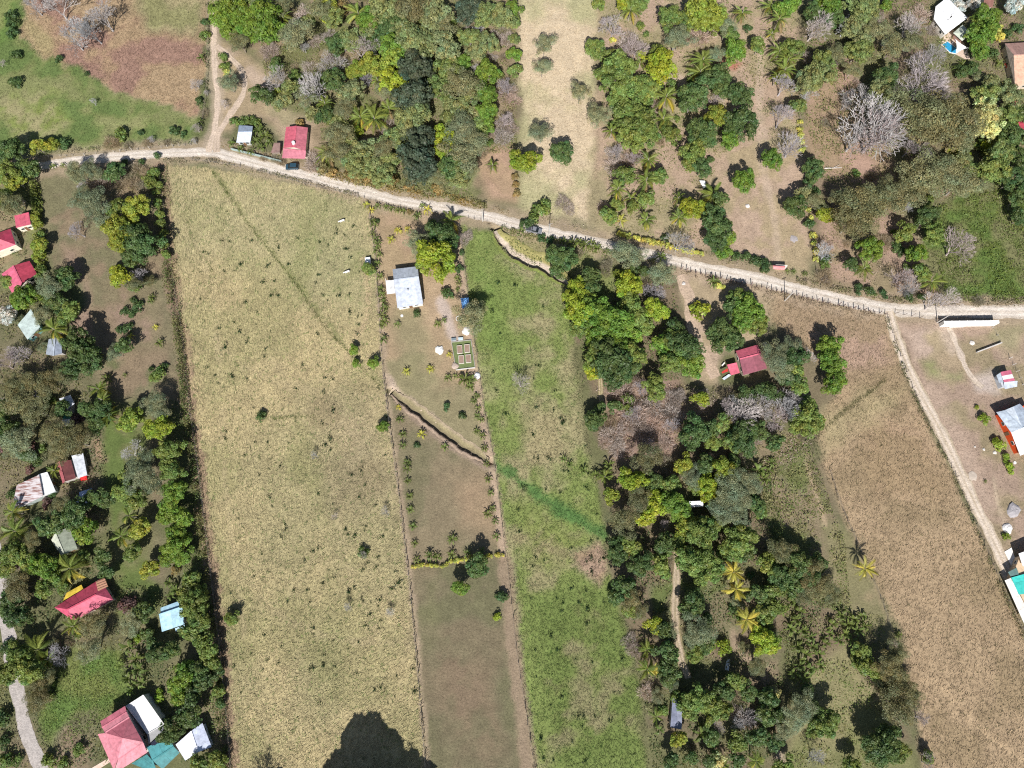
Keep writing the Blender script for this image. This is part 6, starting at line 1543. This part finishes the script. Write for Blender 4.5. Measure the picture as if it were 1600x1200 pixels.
for (look, lm, d), L in groups.items():
    L.sort(key=lambda t: t[0])
    for i, (_d, o, cat) in enumerate(L):
        pre = '' if len(L) == 1 else ('nearest ' if i == 0 else ORD[i].strip() + '-nearest ')
        tag(o, f'{pre}{look} {d} {lm}', cat, (cat + 's ' + d + ' ' + lm) if len(L) > 1 else None)

# ---------------------------------------------------------------- low tangled growth on the wood floors and verges
VINE_P = P2(VINES)
def undergrowth(name, sets):
    Qs, Gs = [], []; rng = np.random.default_rng(77)
    for poly, dens, leaf, hgt, cols, twiggy in sets:
        p = P2(poly); lo, hi = p.min(0), p.max(0); n = int((hi - lo).prod() * dens * 2.4)
        x = rng.uniform(lo[0], hi[0], n); y = rng.uniform(lo[1], hi[1], n)
        keep = inside(x, y, p) & off_road(x, y) & (inside(x, y, VINE_P) == (hgt < 0.25)) & (rng.random(n) < sm(vnoise(x, y, 5.0, 31, 3), 0.3, 0.54))
        x, y = x[keep], y[keep]; n = len(x)
        h = hgt * sm(vnoise(x, y, 2.6, 32, 2), 0.3, 0.75) * rng.uniform(0.3, 1.1, n)
        C = np.stack([x, y, h + 0.03], 1); nn = rng.normal(0, 0.6, (n, 3)) + np.array([0, 0, 1.0])
        Qs.append(rhombs(C, nn, leaf * 0.75, rng, 0.5 if not twiggy else 0.15))
        w = vnoise(x, y, 4.0, 33, 3)[:, None] + rng.normal(0, 0.12, (n, 1)); w = np.clip((w - 0.35) / 0.3, 0, 1)
        c = np.array(cols[0]) * (1 - w) + np.array(cols[1]) * w; Gs.append(c * rng.uniform(0.6, 1.35, (n, 1)))
    o = link(name, quadmesh(name, np.concatenate(Qs), np.concatenate(Gs)), None, (1, 1, 1)); o['kind'] = 'stuff'
GR, OLV, DRY, DKG = (0.17, 0.23, 0.06), (0.27, 0.255, 0.11), (0.44, 0.36, 0.29), (0.09, 0.135, 0.045)
def hedge_mesh(label, path, width, hgt, dens, leaf, c1, c2, name='hedge', gap=0.4):
    p = smooth_path([at(*q)[:2] for q in path], 0.25); rng = np.random.default_rng(int(p[0, 0] * 7) % 1000 + 5); n = int(len(p) * 0.25 * width * dens)
    i = rng.integers(0, len(p), n); off = rng.normal(0, width / 3.2, (n, 2)); q = p[i] + off
    v = vnoise(q[:, 0], q[:, 1], 2.2, 41, 3); k = sm(v, gap, gap + 0.2); m = rng.random(n) < k; q, k, off = q[m], k[m], off[m]
    h = hgt * k * np.exp(-(off ** 2).sum(1) / (width * 0.55) ** 2) * rng.uniform(0.25, 1.1, len(q))
    C = np.stack([q[:, 0], q[:, 1], h + 0.04], 1); nn = rng.normal(0, 0.7, C.shape) + np.array([0, -0.2, 0.8])
    w = np.clip(vnoise(q[:, 0], q[:, 1], 3.0, 43, 3)[:, None] * 2.4 - 0.7, 0, 1); c = np.array(c1) * (1 - w) + np.array(c2) * w
    base = np.array([q[:, 0].mean(), q[:, 1].mean(), 0])
    o = link(name, quadmesh(name, rhombs(C - base, nn, leaf, rng), c * rng.uniform(0.6, 1.35, (len(q), 1))), None, (1, 1, 1), base); tag(o, label, 'hedge'); return o
hedge_mesh('ragged dark live hedge down the west border of the dry pasture', [(246, 262), (255, 350), (264, 440), (279, 520), (289, 620), (303, 720), (315, 820), (327, 920), (339, 1020), (347, 1110), (356, 1215)], 2.4, 1.9, 26, 0.2, (0.08, 0.125, 0.035), (0.2, 0.2, 0.075), gap=0.3)
hedge_mesh('dark hedge row along the west yard beside the pink cottage', [(56, 285), (60, 340), (63, 390), (68, 440), (75, 470)], 2.6, 2.8, 34, 0.24, (0.09, 0.14, 0.03), (0.26, 0.28, 0.06), gap=0.25)
hedge_mesh('low scrubby hedge along the lane beside the brown pasture', [(1384, 494), (1406, 560), (1438, 640), (1486, 735), (1533, 845), (1578, 950), (1606, 1010)], 1.5, 0.7, 22, 0.17, (0.13, 0.15, 0.06), (0.3, 0.26, 0.15), gap=0.33)
hedge_mesh('leafy hedge along the road edge above the green meadow', [(780, 356), (840, 372), (900, 384), (960, 396), (1030, 410)], 2.2, 1.2, 26, 0.2, (0.13, 0.18, 0.05), (0.26, 0.25, 0.1), gap=0.36)
hedge_mesh('orange tinged scrub hedge along the wooded side of road', [(500, 268), (560, 284), (640, 300), (700, 310), (760, 322)], 2.6, 1.2, 26, 0.2, (0.34, 0.24, 0.08), (0.17, 0.19, 0.06), gap=0.34)
hedge_mesh('dry brown scrub hedge along the road above brown pasture', [(1050, 422), (1110, 436), (1190, 454), (1290, 477), (1375, 494)], 1.4, 0.8, 20, 0.17, (0.28, 0.22, 0.17), (0.36, 0.3, 0.2), gap=0.3)
hedge_mesh('mixed scrub hedge along the road below the hillside', [(1240, 436), (1300, 450), (1380, 466), (1460, 472), (1600, 472)], 2.0, 0.9, 20, 0.2, (0.3, 0.25, 0.19), (0.19, 0.2, 0.08), gap=0.36)
hedge_mesh('weedy green hedge beside the narrow track north of the fork', [(326, 5), (324, 110), (314, 205)], 1.6, 1.0, 20, 0.18, (0.12, 0.17, 0.05), (0.3, 0.27, 0.18), gap=0.4)
hedge_mesh('scrubby hedge between the green field and the road', [(62, 240), (150, 233), (230, 227), (306, 222)], 1.6, 0.8, 20, 0.18, (0.14, 0.19, 0.05), (0.33, 0.29, 0.2), gap=0.4)
hedge_mesh('twiggy grey-brown hedge along the top of the dry pasture', [(255, 252), (330, 252), (400, 266), (470, 284), (560, 306)], 1.8, 1.0, 22, 0.17, (0.33, 0.28, 0.23), (0.22, 0.22, 0.11), gap=0.36)
undergrowth('undergrowth', [
    ([(400, 20), (690, -20), (805, -20), (808, 240), (735, 240), (740, 315), (690, 312), (560, 285), (500, 260), (500, 190), (420, 160)], 3.0, 0.3, 1.1, (GR, OLV), False),
    ([(1250, -20), (1600, -20), (1620, 290), (1440, 330), (1290, 300), (1255, 180)], 2.8, 0.3, 1.0, (OLV, GR), False),
    ([(1440, 330), (1620, 280), (1620, 470), (1480, 470)], 3.6, 0.32, 1.2, (GR, (0.16, 0.21, 0.04)), False),
    ([(1280, 300), (1440, 330), (1470, 460), (1290, 440)], 1.6, 0.26, 0.8, (OLV, DRY), False),
    ([(900, 450), (1050, 430), (1080, 590), (1000, 600), (910, 600)], 2.6, 0.3, 0.8, (GR, DKG), False),
    ([(930, 600), (1100, 600), (1200, 610), (1280, 680), (1200, 760), (960, 760)], 3.0, 0.28, 1.0, ((0.42, 0.33, 0.29), OLV), False),
    ([(950, 740), (1200, 740), (1240, 900), (1300, 940), (1240, 1000), (1200, 1200), (1020, 1200), (990, 1000)], 3.0, 0.32, 1.1, (DKG, OLV), False),
    ([(1180, 680), (1260, 680), (1320, 850), (1330, 960), (1210, 930)], 4.0, 0.3, 0.9, (GR, OLV), False),
    ([(1200, 960), (1380, 960), (1400, 1200), (1200, 1200)], 2.2, 0.3, 0.8, (OLV, GR), False),
    ([(-10, 280), (60, 290), (70, 430), (130, 560), (160, 640), (180, 900), (260, 930), (330, 1190), (-10, 1200)], 2.6, 0.32, 1.0, (DKG, OLV), False),
    ([(60, 1010), (200, 1010), (205, 1090), (140, 1140), (70, 1190), (55, 1100)], 3.0, 0.26, 0.22, ((0.17, 0.25, 0.06), (0.22, 0.27, 0.06)), False),
    ([(240, 620), (295, 630), (350, 1090), (330, 1180), (290, 900)], 3.4, 0.3, 1.3, (GR, DKG), False),
    ([(110, 255), (240, 252), (248, 310), (180, 310), (110, 300)], 3.0, 0.28, 1.0, (OLV, DRY), False),
    ([(245, 262), (262, 262), (300, 620), (366, 1200), (345, 1200), (285, 640)], 4.0, 0.26, 1.3, (DKG, OLV), False),
    ([(330, 245), (480, 282), (700, 335), (700, 345), (470, 296), (330, 254)], 1.4, 0.26, 0.7, (OLV, DRY), False),
    ([(340, 215), (520, 262), (800, 330), (800, 342), (500, 272), (345, 232)], 1.8, 0.26, 0.8, ((0.26, 0.17, 0.06), OLV), False),
    ([(840, 335), (960, 365), (1200, 412), (1380, 462), (1600, 470), (1600, 480), (1380, 475), (1200, 432), (960, 382), (840, 352)], 1.6, 0.28, 0.7, (DRY, OLV), False),
    ([(780, 350), (900, 380), (1040, 410), (1030, 430), (900, 440), (800, 400)], 2.2, 0.28, 0.9, (OLV, GR), False),
    ([(1340, 560), (1390, 490), (1600, 970), (1600, 985), (1480, 735)], 0.0001, 0.25, 0.5, (OLV, DRY), False),
    ([(935, -20), (1250, -20), (1255, 200), (1130, 240), (1100, 300), (1100, 385), (960, 360), (940, 200)], 1.5, 0.28, 0.8, (OLV, GR), False)])
